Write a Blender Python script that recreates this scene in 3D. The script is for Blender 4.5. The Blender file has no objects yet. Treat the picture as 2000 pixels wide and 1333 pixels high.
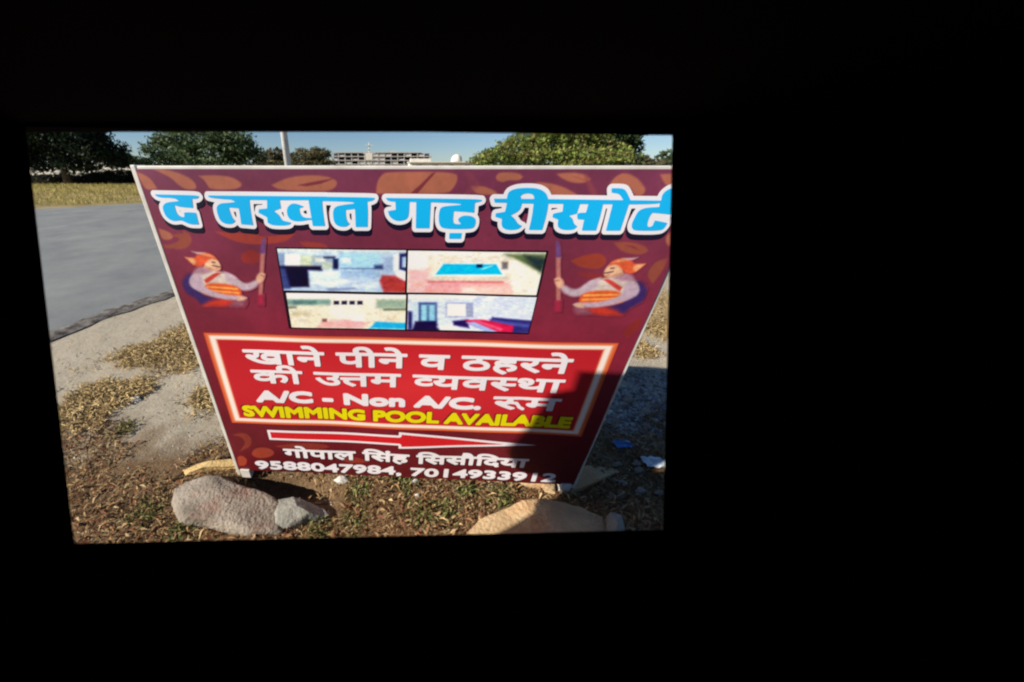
import bpy, bmesh, math, random
import numpy as np
from mathutils import Vector, Matrix, noise
random.seed(7); rng = np.random.default_rng(7)
sc = bpy.context.scene
COL = sc.collection
# ------------------------------------------------------------------ camera, sky, sun, exposure
CAM_H = 1.5; PITCH = math.radians(28.3); FPX = 603.0; CX, CY = 759.0, 650.0
cam = bpy.data.cameras.new('camera'); cam_o = bpy.data.objects.new('camera', cam); COL.objects.link(cam_o)
cam_o.location = (0, 0, CAM_H); cam_o.rotation_euler = (math.radians(90) - PITCH, 0, 0)
cam.sensor_width = 36; cam.lens = FPX * 36 / 2000
cam.shift_x = (1000 - CX) / 2000; cam.shift_y = -(666.5 - CY) / 2000
cam.clip_start = 0.02; cam.clip_end = 5000
cam.dof.use_dof = True; cam.dof.focus_distance = 1.3; cam.dof.aperture_fstop = 3.6
sc.camera = cam_o
SUN_EL = math.radians(28.5); SUN_DIR = Vector((-0.930, -0.368, 0)).normalized()      # horizontal direction TOWARDS the sun
world = bpy.data.worlds.new('World'); sc.world = world; world.use_nodes = True
wn = world.node_tree; bg = wn.nodes['Background']
sky = wn.nodes.new('ShaderNodeTexSky'); sky.sky_type = 'NISHITA'; sky.sun_disc = False
sky.sun_elevation = SUN_EL; sky.sun_rotation = math.atan2(SUN_DIR.x, SUN_DIR.y)
sky.air_density = 0.85; sky.dust_density = 0.15; sky.ozone_density = 5.0; sky.altitude = 600
wn.links.new(sky.outputs[0], bg.inputs[0]); bg.inputs[1].default_value = 0.058
sun = bpy.data.lights.new('sun', 'SUN'); sun.energy = 5.0; sun.angle = math.radians(0.55); sun.color = (1.0, 0.93, 0.82)
sun_o = bpy.data.objects.new('sun', sun); COL.objects.link(sun_o)
to_sun = Vector((SUN_DIR.x * math.cos(SUN_EL), SUN_DIR.y * math.cos(SUN_EL), math.sin(SUN_EL)))
sun_o.rotation_euler = to_sun.to_track_quat('Z', 'Y').to_euler(); sun_o.location = (-6, -4, 8)
sc.view_settings.view_transform = 'Standard'; sc.view_settings.look = 'None'
sc.view_settings.gamma = 1; sc.view_settings.exposure = 0.62; sc.view_settings.use_curve_mapping = False
sc.cycles.max_bounces = 6; sc.cycles.filter_width = 2.2

# ------------------------------------------------------------------ helpers
def lin(c):
    return tuple(((x / 255) / 12.92 if x / 255 <= .04045 else ((x / 255 + .055) / 1.055) ** 2.4) for x in c)
def survey_dir(x, y):
    a, b = x - CX, CY - y
    return (a, FPX * math.cos(PITCH) + b * math.sin(PITCH), -FPX * math.sin(PITCH) + b * math.cos(PITCH))
def on_ground(x, y, z=0.0):
    d = survey_dir(x, y); k = (z - CAM_H) / d[2]
    return (d[0] * k, d[1] * k, z)
def at_depth(x, D, z=0.0):
    """point at forward distance D seen in column x (near the horizon)"""
    return Vector(((x - CX) / 685.0 * D, D, z))
def above(y, D):      # height of a point seen at row y at forward distance D
    d = survey_dir(CX, y); return CAM_H + D * d[2] / d[1]
def tag(o, label=None, cat=None, group=None, kind=None):
    if label: o['label'] = label
    if cat: o['category'] = cat
    if group: o['group'] = group
    if kind: o['kind'] = kind
    return o
def empty(name, loc, label=None, cat=None, group=None):
    o = bpy.data.objects.new(name, None); COL.objects.link(o); o.location = loc; o.empty_display_size = .1
    return tag(o, label, cat, group)
def link(name, me, mat=None, parent=None):
    o = bpy.data.objects.new(name, me); COL.objects.link(o)
    if mat: me.materials.append(mat)
    if parent:
        o.parent = parent; o.matrix_parent_inverse = Matrix.Translation(parent_world(parent)).inverted()
    return o
def parent_world(p):
    v = Vector((0, 0, 0)); q = p
    while q: v += q.location; v += (q.matrix_parent_inverse.translation if q.parent else Vector((0, 0, 0))); q = q.parent
    return v
def mesh(verts, faces, smooth=False, name='m'):
    me = bpy.data.meshes.new(name); me.from_pydata([tuple(v) for v in verts], [], faces)
    if smooth: me.polygons.foreach_set('use_smooth', [True] * len(me.polygons))
    me.update(); return me
def np_mesh(V, F, cols=None, name='m', smooth=False):
    """V (n,3), F (m,k) all faces of k corners, cols (n,3) linear"""
    me = bpy.data.meshes.new(name); n, (m, k) = len(V), F.shape
    me.vertices.add(n); me.vertices.foreach_set('co', np.asarray(V, np.float32).ravel())
    me.loops.add(m * k); me.loops.foreach_set('vertex_index', F.astype(np.int32).ravel())
    me.polygons.add(m); me.polygons.foreach_set('loop_start', np.arange(0, m * k, k, dtype=np.int32))
    me.polygons.foreach_set('loop_total', np.full(m, k, np.int32))
    if smooth: me.polygons.foreach_set('use_smooth', np.ones(m, bool))
    me.update(calc_edges=True)
    if cols is not None:
        at = me.color_attributes.new('tint', 'FLOAT_COLOR', 'POINT')
        at.data.foreach_set('color', np.c_[cols, np.ones(n)].astype(np.float32).ravel())
    me.validate(); return me
class MB:
    def __init__(s): s.v = []; s.f = []
    def box(s, c, d, rz=0.0, M=None):
        b = len(s.v); x, y, z = d[0] / 2, d[1] / 2, d[2] / 2
        R = Matrix.Rotation(rz, 3, 'Z') if M is None else M
        for sx, sy, sz in ((-1,-1,-1),(1,-1,-1),(1,1,-1),(-1,1,-1),(-1,-1,1),(1,-1,1),(1,1,1),(-1,1,1)):
            s.v.append(Vector(c) + R @ Vector((sx * x, sy * y, sz * z)))
        s.f += [tuple(b + i for i in q) for q in ((0,3,2,1),(4,5,6,7),(0,1,5,4),(1,2,6,5),(2,3,7,6),(3,0,4,7))]
        return s
    def tube(s, pts, rads, n=8, cap=True):
        base = len(s.v); pts = [Vector(p) for p in pts]
        for i, p in enumerate(pts):
            t = (pts[min(i + 1, len(pts) - 1)] - pts[max(i - 1, 0)]).normalized()
            a = t.cross(Vector((0.13, 0.97, 0.2))).normalized(); b = t.cross(a)
            for j in range(n):
                w = 2 * math.pi * j / n; s.v.append(p + (a * math.cos(w) + b * math.sin(w)) * rads[i])
        for i in range(len(pts) - 1):
            for j in range(n):
                q = base + i * n; s.f.append((q + j, q + (j + 1) % n, q + n + (j + 1) % n, q + n + j))
        if cap:
            s.f.append(tuple(base + j for j in reversed(range(n)))); s.f.append(tuple(base + (len(pts) - 1) * n + j for j in range(n)))
        return s
    def prism(s, poly, t0, t1, fn):
        """poly 2D, fn(x,y,t)->point"""
        b = len(s.v); n = len(poly)
        for t in (t0, t1):
            for p in poly: s.v.append(fn(p[0], p[1], t))
        s.f.append(tuple(b + i for i in reversed(range(n)))); s.f.append(tuple(b + n + i for i in range(n)))
        for i in range(n): s.f.append((b + i, b + (i + 1) % n, b + n + (i + 1) % n, b + n + i))
        return s
    def build(s, name, mat, parent=None, smooth=False, bevel=0):
        me = mesh(s.v, s.f, smooth)
        o = link(name, me, mat, parent)
        if bevel:
            m = o.modifiers.new('bevel', 'BEVEL'); m.width = bevel; m.segments = 2; m.limit_method = 'ANGLE'
        return o

def mat_new(name, col=(.5, .5, .5), rough=.7, spec=.4):
    m = bpy.data.materials.new(name); m.use_nodes = True; p = m.node_tree.nodes['Principled BSDF']
    p.inputs['Base Color'].default_value = (*col, 1); p.inputs['Roughness'].default_value = rough
    p.inputs['Specular IOR Level'].default_value = spec
    return m, m.node_tree, p
def N(t, kind, **kw):
    n = t.nodes.new(kind)
    for k, v in kw.items():
        if k.startswith('i_'):
            key = k[2:]; n.inputs[int(key) if key.isdigit() else key].default_value = v
        else: setattr(n, k, v)
    return n
def noise_col(name, c1, c2, scale, rough=.8, bump=0.0, bscale=None, detail=6, spec=.3, c3=None, s3=3.0, metallic=0):
    m, t, p = mat_new(name, c1, rough, spec)
    g = N(t, 'ShaderNodeNewGeometry'); no = N(t, 'ShaderNodeTexNoise'); no.inputs['Scale'].default_value = scale; no.inputs['Detail'].default_value = detail
    t.links.new(g.outputs['Position'], no.inputs['Vector'])
    r = N(t, 'ShaderNodeValToRGB'); r.color_ramp.elements[0].position = .32; r.color_ramp.elements[1].position = .68
    r.color_ramp.elements[0].color = (*c1, 1); r.color_ramp.elements[1].color = (*c2, 1)
    t.links.new(no.outputs['Fac'], r.inputs['Fac']); out = r.outputs['Color']
    if c3:
        n3 = N(t, 'ShaderNodeTexNoise'); n3.inputs['Scale'].default_value = s3; n3.inputs['Detail'].default_value = 4
        t.links.new(g.outputs['Position'], n3.inputs['Vector'])
        r3 = N(t, 'ShaderNodeValToRGB'); r3.color_ramp.elements[0].position = .52; r3.color_ramp.elements[1].position = .64
        t.links.new(n3.outputs['Fac'], r3.inputs['Fac'])
        mx = N(t, 'ShaderNodeMix', data_type='RGBA'); mx.inputs[7].default_value = (*c3, 1)
        t.links.new(r3.outputs['Color'], mx.inputs[0]); t.links.new(out, mx.inputs[6]); out = mx.outputs[2]
    t.links.new(out, p.inputs['Base Color']); p.inputs['Metallic'].default_value = metallic
    if bump:
        nb = N(t, 'ShaderNodeTexNoise'); nb.inputs['Scale'].default_value = bscale or scale * 3; nb.inputs['Detail'].default_value = 8
        t.links.new(g.outputs['Position'], nb.inputs['Vector'])
        b = N(t, 'ShaderNodeBump'); b.inputs['Strength'].default_value = bump; b.inputs['Distance'].default_value = .02
        t.links.new(nb.outputs['Fac'], b.inputs['Height']); t.links.new(b.outputs['Normal'], p.inputs['Normal'])
    return m
def tint_mat(name, rough=.7, spec=.3, transl=0.0):
    m, t, p = mat_new(name, (.5, .5, .5), rough, spec)
    a = N(t, 'ShaderNodeVertexColor'); a.layer_name = 'tint'
    t.links.new(a.outputs['Color'], p.inputs['Base Color'])
    if transl:
        tr = N(t, 'ShaderNodeBsdfTranslucent'); t.links.new(a.outputs['Color'], tr.inputs['Color'])
        mx = N(t, 'ShaderNodeMixShader'); mx.inputs[0].default_value = transl
        t.links.new(p.outputs[0], mx.inputs[1]); t.links.new(tr.outputs[0], mx.inputs[2])
        t.links.new(mx.outputs[0], t.nodes['Material Output'].inputs['Surface'])
    return m

# ------------------------------------------------------------------ ground
HOLE = on_ground(545, 948)  # hollow added behind the left rock to hold a dark shadow
def fz(x, y):
    r = math.hypot(x, y - 1.0)
    hx, hy = (x - HOLE[0]) / .25, (y - HOLE[1]) / .085; hole = .15 * math.exp(-(hx * hx + hy * hy) ** 1.5)
    a = .018 * min(1, max(0, (6 - r) / 4)) + 0.0
    return a * (noise.noise(Vector((x * 2.3, y * 2.3, 1))) + .5 * noise.noise(Vector((x * 7, y * 7, 4)))) - .012 - hole
def axis(lo, hi, step, far):
    a = list(np.arange(lo, hi + 1e-6, step)); s = step
    while a[-1] < far: s *= 1.25; a.append(a[-1] + s)
    s = step
    while a[0] > -far: s *= 1.25; a.insert(0, a[0] - s)
    return a
TUFTS = [(on_ground(*q)[:2], rr) for q, rr in (((370, 650), .28), ((335, 678), .3), ((385, 690), .22), ((280, 690), .25), ((240, 765), .16), ((190, 770), .16), ((410, 770), .12), ((150, 810), .2), ((1270, 590), .7), ((1290, 640), .3), ((1240, 680), .15))]
def tuft_w(a, b):
    return max(math.exp(-((a - c[0]) ** 2 + (b - c[1]) ** 2) / (rr * rr)) for c, rr in TUFTS)
gx = axis(-5, 6, .045, 1600); gy = axis(0, 6, .045, 1600)
V = np.array([(x, y, fz(x, y)) for y in gy for x in gx]); nx, ny = len(gx), len(gy)
I = np.arange(nx * ny).reshape(ny, nx); F = np.stack([I[:-1, :-1], I[:-1, 1:], I[1:, 1:], I[1:, :-1]], -1).reshape(-1, 4)
gm, t, p = mat_new('sandy_ground', (.3, .27, .22), .95, .1)
geo = N(t, 'ShaderNodeNewGeometry'); sep = N(t, 'ShaderNodeSeparateXYZ'); t.links.new(geo.outputs['Position'], sep.inputs[0])
def nz(scale, detail=6, rough=.6):
    n = N(t, 'ShaderNodeTexNoise'); n.inputs['Scale'].default_value = scale; n.inputs['Detail'].default_value = detail; n.inputs['Roughness'].default_value = rough
    t.links.new(geo.outputs['Position'], n.inputs['Vector']); return n.outputs['Fac']
def ramp(src, p0, p1, c0=(0, 0, 0), c1=(1, 1, 1)):
    r = N(t, 'ShaderNodeValToRGB'); r.color_ramp.elements[0].position = p0; r.color_ramp.elements[1].position = p1
    r.color_ramp.elements[0].color = (*c0, 1); r.color_ramp.elements[1].color = (*c1, 1); t.links.new(src, r.inputs['Fac']); return r.outputs['Color']
def mixc(f, a, b):
    m = N(t, 'ShaderNodeMix', data_type='RGBA'); t.links.new(f, m.inputs[0]); t.links.new(a, m.inputs[6]); t.links.new(b, m.inputs[7]); return m.outputs[2]
def mth(op, a, b, clamp=False):
    m = N(t, 'ShaderNodeMath', operation=op, use_clamp=clamp)
    for i, v in enumerate((a, b)):
        if isinstance(v, (int, float)): m.inputs[i].default_value = v
        else: t.links.new(v, m.inputs[i])
    return m.outputs[0]
sand = ramp(nz(40, 8, .8), .3, .7, (.30, .255, .185), (.53, .47, .37))
straw = ramp(nz(70, 8, .7), .3, .7, (.26, .18, .085), (.50, .38, .21))
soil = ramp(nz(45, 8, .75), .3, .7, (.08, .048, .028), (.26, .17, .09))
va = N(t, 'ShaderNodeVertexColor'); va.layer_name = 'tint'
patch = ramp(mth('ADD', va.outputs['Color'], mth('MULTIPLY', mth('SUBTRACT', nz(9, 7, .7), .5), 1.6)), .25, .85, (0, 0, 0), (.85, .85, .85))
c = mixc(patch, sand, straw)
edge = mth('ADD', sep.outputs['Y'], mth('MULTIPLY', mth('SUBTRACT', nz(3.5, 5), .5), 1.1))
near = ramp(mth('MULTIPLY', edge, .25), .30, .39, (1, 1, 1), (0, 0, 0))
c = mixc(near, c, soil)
farf = ramp(mth('MULTIPLY', mth('ADD', sep.outputs['Y'], mth('MULTIPLY', nz(.2, 3), 8)), .01), .10, .2)
field = ramp(nz(.35, 8, .7), .35, .65, (.20, .155, .06), (.36, .28, .13))
c = mixc(farf, c, field)
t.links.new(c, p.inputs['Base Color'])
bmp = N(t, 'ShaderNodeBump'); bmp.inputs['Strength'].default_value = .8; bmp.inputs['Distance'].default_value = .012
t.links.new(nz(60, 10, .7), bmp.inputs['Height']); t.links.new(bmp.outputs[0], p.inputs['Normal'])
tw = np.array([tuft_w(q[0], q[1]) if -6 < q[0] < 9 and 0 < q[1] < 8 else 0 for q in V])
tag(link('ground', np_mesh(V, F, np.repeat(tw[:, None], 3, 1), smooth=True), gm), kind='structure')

# road: edges as surveyed, a gentle bend behind the sign
far_e = [(-60, 2.5), (-30, 9.2), (-22, 11.2)] + [on_ground(60, 409)[:2], on_ground(170, 403)[:2], on_ground(285, 397)[:2]] + [(2, 25.5), (22, 42), (80, 90), (300, 260)]
near_e = [(-34, -42), (-14, -13.5), (-5.9, -1.55), (-4.4, .55)] + [on_ground(95, 664)[:2], on_ground(220, 612)[:2], on_ground(345, 573)[:2]] + [(2.6, 11.5), (14, 23), (60, 62), (300, 236)]
def resample(P, n):
    P = [Vector((p[0], p[1], 0)) for p in P]; out = []
    for i in range(n):
        s = i / (n - 1) * (len(P) - 1); k = min(int(s), len(P) - 2); f = s - k
        out.append(P[k].lerp(P[k + 1], f))
    for _ in range(8): out = [out[0]] + [(out[i - 1] + out[i] * 2 + out[i + 1]) / 4 for i in range(1, n - 1)] + [out[-1]]
    return out
rn = 400
fe, ne = resample(far_e, rn), resample(near_e, rn)
m, t, p = mat_new('asphalt', (.1, .1, .1), .85, .3)
geo = N(t, 'ShaderNodeNewGeometry')
a1 = ramp(nz(140, 6, .8), .3, .72, (.11, .12, .125), (.33, .345, .345)); a2 = ramp(nz(.9, 6, .7), .36, .66, (.74, .75, .77), (1.12, 1.1, 1.05))
mm = N(t, 'ShaderNodeMix', data_type='RGBA', blend_type='MULTIPLY'); mm.inputs[0].default_value = 1
t.links.new(a1, mm.inputs[6]); t.links.new(a2, mm.inputs[7]); t.links.new(mm.outputs[2], p.inputs['Base Color'])
bmp = N(t, 'ShaderNodeBump'); bmp.inputs['Strength'].default_value = .5; bmp.inputs['Distance'].default_value = .006
t.links.new(nz(150, 6, .8), bmp.inputs['Height']); t.links.new(bmp.outputs[0], p.inputs['Normal'])
asphalt = m
V, F = [], []
W = 14
for i in range(rn):
    for j in range(W + 1):
        q = ne[i].lerp(fe[i], j / W)
        wob = .06 * noise.noise(Vector((q.x * 2.1, q.y * 2.1, 0))) if j == 0 else 0
        V.append((q.x + wob, q.y - wob, .022 if 0 < j < W else -.01))
for i in range(rn - 1):
    for j in range(W): a = i * (W + 1) + j; F.append((a, a + W + 1, a + W + 2, a + 1))
tag(link('road', mesh(V, F, True), asphalt), kind='structure')
# crumbled dark edge band
edge_m = noise_col('broken_asphalt', (.05, .042, .04), (.30, .27, .235), 14, .95, .9, 80)
V, F = [], []
for i in range(rn):
    d = (fe[i] - ne[i]).normalized()
    w = .075 + .07 * noise.noise(Vector((ne[i].x * 4, ne[i].y * 4, 5))) + .03 * noise.noise(Vector((ne[i].x * 15, ne[i].y * 15, 5)))
    for s, z in ((-.06, 0.0), (w, .027), (w * .3, .03)):
        pass
    for s, z in ((-.07 + .05 * noise.noise(ne[i] * 5), -.004), (w * .3, .022), (w * 1.2, .0235), (w * 1.2 + .05, .0225)):
        q = ne[i] + d * s; V.append((q.x, q.y, z))
for i in range(rn - 1):
    for j in range(3): a = i * 4 + j; F.append((a, a + 4, a + 5, a + 1))
tag(link('road_edge', mesh(V, F, True), edge_m), kind='structure')
# worn edge line on the carriageway
pm = noise_col('worn_road_paint', (.20, .21, .23), (.40, .41, .42), 22, .8)
q0, q1 = Vector(on_ground(40, 455)), Vector(on_ground(134, 443)); dq = (q1 - q0).normalized(); nq = Vector((-dq.y, dq.x, 0)) * .06
V = [q0 - nq, q1 - nq, q1 + nq, q0 + nq]; V = [(v.x, v.y, .0265) for v in V]
tag(link('road_marking', mesh(V, [(0, 1, 2, 3)]), pm), kind='structure')

# ------------------------------------------------------------------ scatter (blades, litter, pebbles)
def blades(n, xy, L, Wd, tilt, cols, zf, curl=.3):
    x, y = xy[:, 0], xy[:, 1]; n = len(x)
    z = np.array([zf(a, b) for a, b in xy])
    az = rng.uniform(0, 2 * np.pi, n); el = rng.uniform(tilt[0], tilt[1], n); l = rng.uniform(L[0], L[1], n); w = rng.uniform(Wd[0], Wd[1], n)
    d = np.c_[np.cos(az) * np.cos(el), np.sin(az) * np.cos(el), np.sin(el)]
    s = np.c_[-np.sin(az), np.cos(az), rng.uniform(-.6, .6, n)]; b = np.c_[x, y, z]
    mid = b + d * (l * .55)[:, None] + np.c_[np.zeros(n), np.zeros(n), l * .12]
    tip = b + d * l[:, None] - np.c_[np.zeros(n), np.zeros(n), l * curl * np.cos(el)]
    tip[:, 2] = np.maximum(tip[:, 2], z + .001)
    Vv = np.stack([b, mid + s * (w / 2)[:, None], tip, mid - s * (w / 2)[:, None]], 1).reshape(-1, 3)
    i = np.arange(n) * 4; Fv = np.c_[i, i + 1, i + 2, i + 3]
    C = np.array(cols)[rng.integers(0, len(cols), n)] * rng.uniform(.6, 1.35, (n, 1)); C = np.repeat(C, 4, 0)
    return Vv, Fv, C
def ok_pts(P, f): return P[np.array([f(a, b) for a, b in P])]
litter_mat = tint_mat('dry_plant', .85, .15, .15)
browns = [(.22, .12, .055), (.34, .20, .09), (.16, .075, .035), (.44, .30, .15), (.35, .23, .12), (.11, .055, .03), (.29, .15, .07), (.52, .38, .2), (.27, .11, .06)]
straws = [(.52, .37, .17), (.60, .46, .25), (.42, .29, .13), (.34, .23, .10), (.48, .36, .16)]
def fr(x, y, s=3.5, o=0): return noise.noise(Vector((x * s, y * s, o)))
P = np.c_[rng.uniform(-3.2, 3.6, 120000), rng.uniform(.35, 2.1, 120000)]
P = ok_pts(P, lambda a, b: b < 1.42 + .5 * fr(a, b, 1.7) + .25 * fr(a, b, 6) - .12 * (a < -1.2) and fr(a, b, 5, 9) > -.42 + .5 * random.random() - .25)
P = P[[((a - HOLE[0]) / .24) ** 2 + ((b - HOLE[1]) / .08) ** 2 > 1 for a, b in P]]
h1 = len(P) // 3
A = blades(0, P[:h1], (.018, .075), (.004, .012), (-.1, .8), browns, fz); B_ = blades(0, P[h1:], (.012, .05), (.0015, .005), (-.1, 1.0), browns + straws, fz)
A = (np.r_[A[0], B_[0]], np.r_[A[1], B_[1] + len(A[0])], np.r_[A[2], B_[2]] * .92)
tag(link('dry_leaf_litter', np_mesh(*A), litter_mat), kind='stuff')
greens = [(.09, .115, .03), (.14, .155, .05), (.19, .19, .07), (.27, .23, .10)]
gc = [on_ground(*q)[:2] for q in ((690, 1015), (915, 960), (790, 945), (820, 1000), (240, 838), (350, 1040), (620, 1040), (870, 1000), (700, 960), (280, 1000), (770, 925), (985, 965))]
P = np.concatenate([np.array(q) + rng.normal(0, .035, (190, 2)) for q in gc])
P = ok_pts(P, lambda a, b: b > .3)
tag(link('green_weeds', np_mesh(*blades(0, P, (.012, .05), (.004, .011), (.1, 1.2), greens, fz)), litter_mat), kind='stuff')
def verge(a, b):     # tufts on the left verge and on the ground to the right of the sign
    return tuft_w(a, b) + .5 * fr(a, b, 4, 2) + .3 * fr(a, b, 11, 3) > .15 + .6 * random.random() or (b > 3.5 and fr(a, b, .8, 4) > .25)
P = np.concatenate([np.array(c_) + rng.normal(0, rr * .9, (3600, 2)) for c_, rr in TUFTS] + [np.c_[rng.uniform(-4.2, 9, 30000), rng.uniform(3.2, 6.5, 30000)]])
P = P[P[:, 1] > 1.25]
def left_of_road(a, b): return b < np.interp(a, [q.x for q in ne[60:300]], [q.y for q in ne[60:300]]) - .12
P = ok_pts(P, lambda a, b: verge(a, b) and left_of_road(a, b))
A = blades(0, P, (.025, .09), (.004, .010), (.0, .8), straws, fz)
tag(link('straw_tufts', np_mesh(*A), litter_mat), kind='stuff')
# yellow grass beyond the road
P = np.c_[rng.uniform(-48, 18, 90000), rng.uniform(12, 31, 90000)]
P = ok_pts(P, lambda a, b: b > np.interp(a, [q.x for q in fe], [q.y for q in fe]) + .5 + .6 * fr(a, b, .8) and fr(a, b, .35, 3) > -.25)
ygr = [(.56, .45, .15), (.62, .50, .20), (.42, .36, .11), (.50, .43, .14), (.30, .28, .09)]
tag(link('yellow_grass', np_mesh(*blades(0, P, (.08, .30), (.012, .035), (.7, 1.5), ygr, lambda a, b: 0)), litter_mat), kind='stuff')
# pebbles
def pebbles(P, r, cols, zf):
    n = len(P); base = np.array([(1, 0, 0), (0, 1, 0), (-1, 0, 0), (0, -1, 0), (0, 0, .6), (0, 0, -.4)], float)
    Fb = np.array([(0, 1, 4), (1, 2, 4), (2, 3, 4), (3, 0, 4), (1, 0, 5), (2, 1, 5), (3, 2, 5), (0, 3, 5)])
    rr = rng.uniform(r[0], r[1], (n, 1, 1)) * rng.uniform(.6, 1.3, (n, 6, 1)); an = rng.uniform(0, 6.28, n)
    Vv = base[None] * rr; cx, s = np.cos(an)[:, None], np.sin(an)[:, None]
    X = Vv[..., 0] * cx - Vv[..., 1] * s; Y = Vv[..., 0] * s + Vv[..., 1] * cx
    z = np.array([zf(a, b) for a, b in P])
    Vv = np.stack([X + P[:, :1], Y + P[:, 1:], Vv[..., 2] + z[:, None]], -1).reshape(-1, 3)
    Fv = (Fb[None] + (np.arange(n) * 6)[:, None, None]).reshape(-1, 3)
    C = np.repeat(np.array(cols)[rng.integers(0, len(cols), n)] * rng.uniform(.7, 1.2, (n, 1)), 6, 0)
    return Vv, Fv, C
P = np.c_[rng.uniform(-4.2, 8, 26000), rng.uniform(.6, 6, 26000)]
P = ok_pts(P, left_of_road)
stone_tint = tint_mat('pebble_stone', .9, .2)
greys = [(.42, .38, .31), (.34, .30, .24), (.50, .46, .39), (.25, .21, .16), (.38, .31, .23)]
tag(link('gravel', np_mesh(*pebbles(P, (.002, .009), greys, fz)), stone_tint), kind='stuff')

P = np.array([on_ground(rng.uniform(1180, 1330), rng.uniform(722, 850))[:2] for _ in range(1500)])
tag(link('coarse_gravel', np_mesh(*pebbles(P, (.006, .022), [(.34, .33, .32), (.22, .21, .21), (.45, .44, .43), (.15, .13, .12)], fz)), stone_tint), kind='stuff')
# ------------------------------------------------------------------ rocks
def rock(name, poly, h, mat, label, cat='rock', seed=0, rings=9, group=None, zmid=.62, tiltx=0.0):
    pts = [Vector(on_ground(x, y, h * zmid)) for x, y in poly]
    n = 72; per = [0]
    for i in range(len(pts)): per.append(per[-1] + (pts[(i + 1) % len(pts)] - pts[i]).length)
    out = []
    for k in range(n):
        s = per[-1] * k / n; j = max(i for i in range(len(pts)) if per[i] <= s)
        f = (s - per[j]) / max(per[j + 1] - per[j], 1e-6); out.append(pts[j].lerp(pts[(j + 1) % len(pts)], f))
    c = sum(out, Vector()) / n
    prof = [(1.0, -.25), (1.02, .1), (1.01, .45), (.985, .70), (.955, .86), (.92, .95), (.86, 1.0), (.76, 1.0), (.64, 1.0), (.52, 1.0), (.40, 1.0), (.28, 1.0), (.15, 1.0)]
    rs = random.Random(seed * 13 + 5); R0 = max((q - c).length for q in out); pl_ = []
    for _ in range(7):
        w_ = rs.uniform(0, 6.28); pl_.append((math.cos(w_), math.sin(w_), rs.uniform(.5, 1.7), rs.uniform(.98, 1.35)))
    def facet(v): return min([1.0] + [k0 - sl_ * max(-.2, ((v.x - c.x) * a_ + (v.y - c.y) * b_) / R0) * .8 for a_, b_, sl_, k0 in pl_])
    V, F = [], []
    for r, z in prof:
        for q in out:
            v = c + (q - c) * r; nn = noise.noise(Vector((v.x * 6, v.y * 6, z + seed))); n2 = noise.noise(Vector((v.x * 24, v.y * 24, z * 2 + seed))); n3 = noise.noise(Vector((v.x * 60, v.y * 60, z * 3 + seed)))
            V.append((v.x + .010 * n2 * r, v.y + .010 * nn * r, h * z * (max(.35, facet(v)) if z > 0 else 1) + (.10 * h * nn + (.07 * h * n2 + .035 * h * n3) * min(1, r * r * 1.6)) * max(0, z) - .01))
    V.append((c.x, c.y, h * facet(c) - .01))
    for i in range(len(prof) - 1):
        for j in range(n): F.append((i * n + j, i * n + (j + 1) % n, (i + 1) * n + (j + 1) % n, (i + 1) * n + j))
    b = (len(prof) - 1) * n
    for j in range(n): F.append((b + j, b + (j + 1) % n, len(V) - 1))
    V = [Vector(v) - Vector((c.x, c.y, 0)) for v in V]
    me = mesh(V, F, True); me.set_sharp_from_angle(angle=math.radians(16)); o = link(name, me, mat); o.location = (c.x, c.y, 0)
    return tag(o, label, cat, group)
rk1 = noise_col('grey_brown_rock', (.17, .14, .11), (.34, .29, .235), 8, .95, .65, 60, c3=(.26, .17, .13), s3=5)
rk2 = noise_col('sandstone', (.38, .26, .14), (.56, .41, .24), 8, .95, .6, 60, c3=(.48, .28, .14), s3=5)
rk3 = noise_col('ochre_slab', (.50, .33, .12), (.60, .42, .19), 12, .9, .4, 60)
rk4 = noise_col('green_grey_rock', (.20, .20, .17), (.31, .30, .26), 12, .9, .5, 50)
rk5 = noise_col('white_stone', (.48, .46, .42), (.62, .60, .55), 20, .8, .3, 60)
rock('rock', [(336, 941), (357, 931), (402, 924), (429, 928), (450, 941), (492, 951), (522, 960), (544, 975), (556, 990), (549, 1026), (534, 1032), (480, 1035), (435, 1026), (399, 1016), (360, 1014), (343, 1008), (330, 974)], .085, rk1, 'large grey brown rock with a rusty stain in front of the sign foot at left', seed=1)
rock('rock', [(536, 972), (575, 968), (600, 973), (630, 986), (642, 997), (600, 1008), (566, 1022), (534, 1020)], .075, rk4, 'small green grey rock touching the right end of the large grey brown rock', seed=5)
rock('rock', [(905, 1040), (939, 1006), (974, 992), (1015, 979), (1062, 974), (1103, 977), (1141, 982), (1180, 996), (1196, 1016), (1190, 1050), (1120, 1085), (960, 1082)], .08, rk2, 'big sand coloured flat rock below the right foot of the sign, half in shadow', seed=9)
rock('rock', [(1188, 1002), (1215, 1008), (1222, 1030), (1200, 1050), (1186, 1040)], .07, rk4, 'small dark rock in the shadow beside the sand coloured rock', seed=12)
rock('stone_slab', [(354, 914), (385, 903), (420, 899), (470, 893), (476, 906), (440, 912), (400, 914), (362, 922)], .035, rk3, 'thin ochre stone slab lying behind the grey brown rock at the left foot', 'stone', seed=14)
rock('stone_slab', [(1118, 912), (1150, 906), (1195, 908), (1213, 915), (1180, 930), (1140, 950), (1118, 955)], .035, rk2, 'ochre stone slab in the shade right of the right foot', 'stone', seed=15)
rock('stone_slab', [(1016, 934), (1060, 929), (1088, 936), (1086, 957), (1060, 948), (1030, 941)], .04, rk2, 'sunlit yellow stone slab peeping out left of the right foot', 'stone', seed=16)
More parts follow.
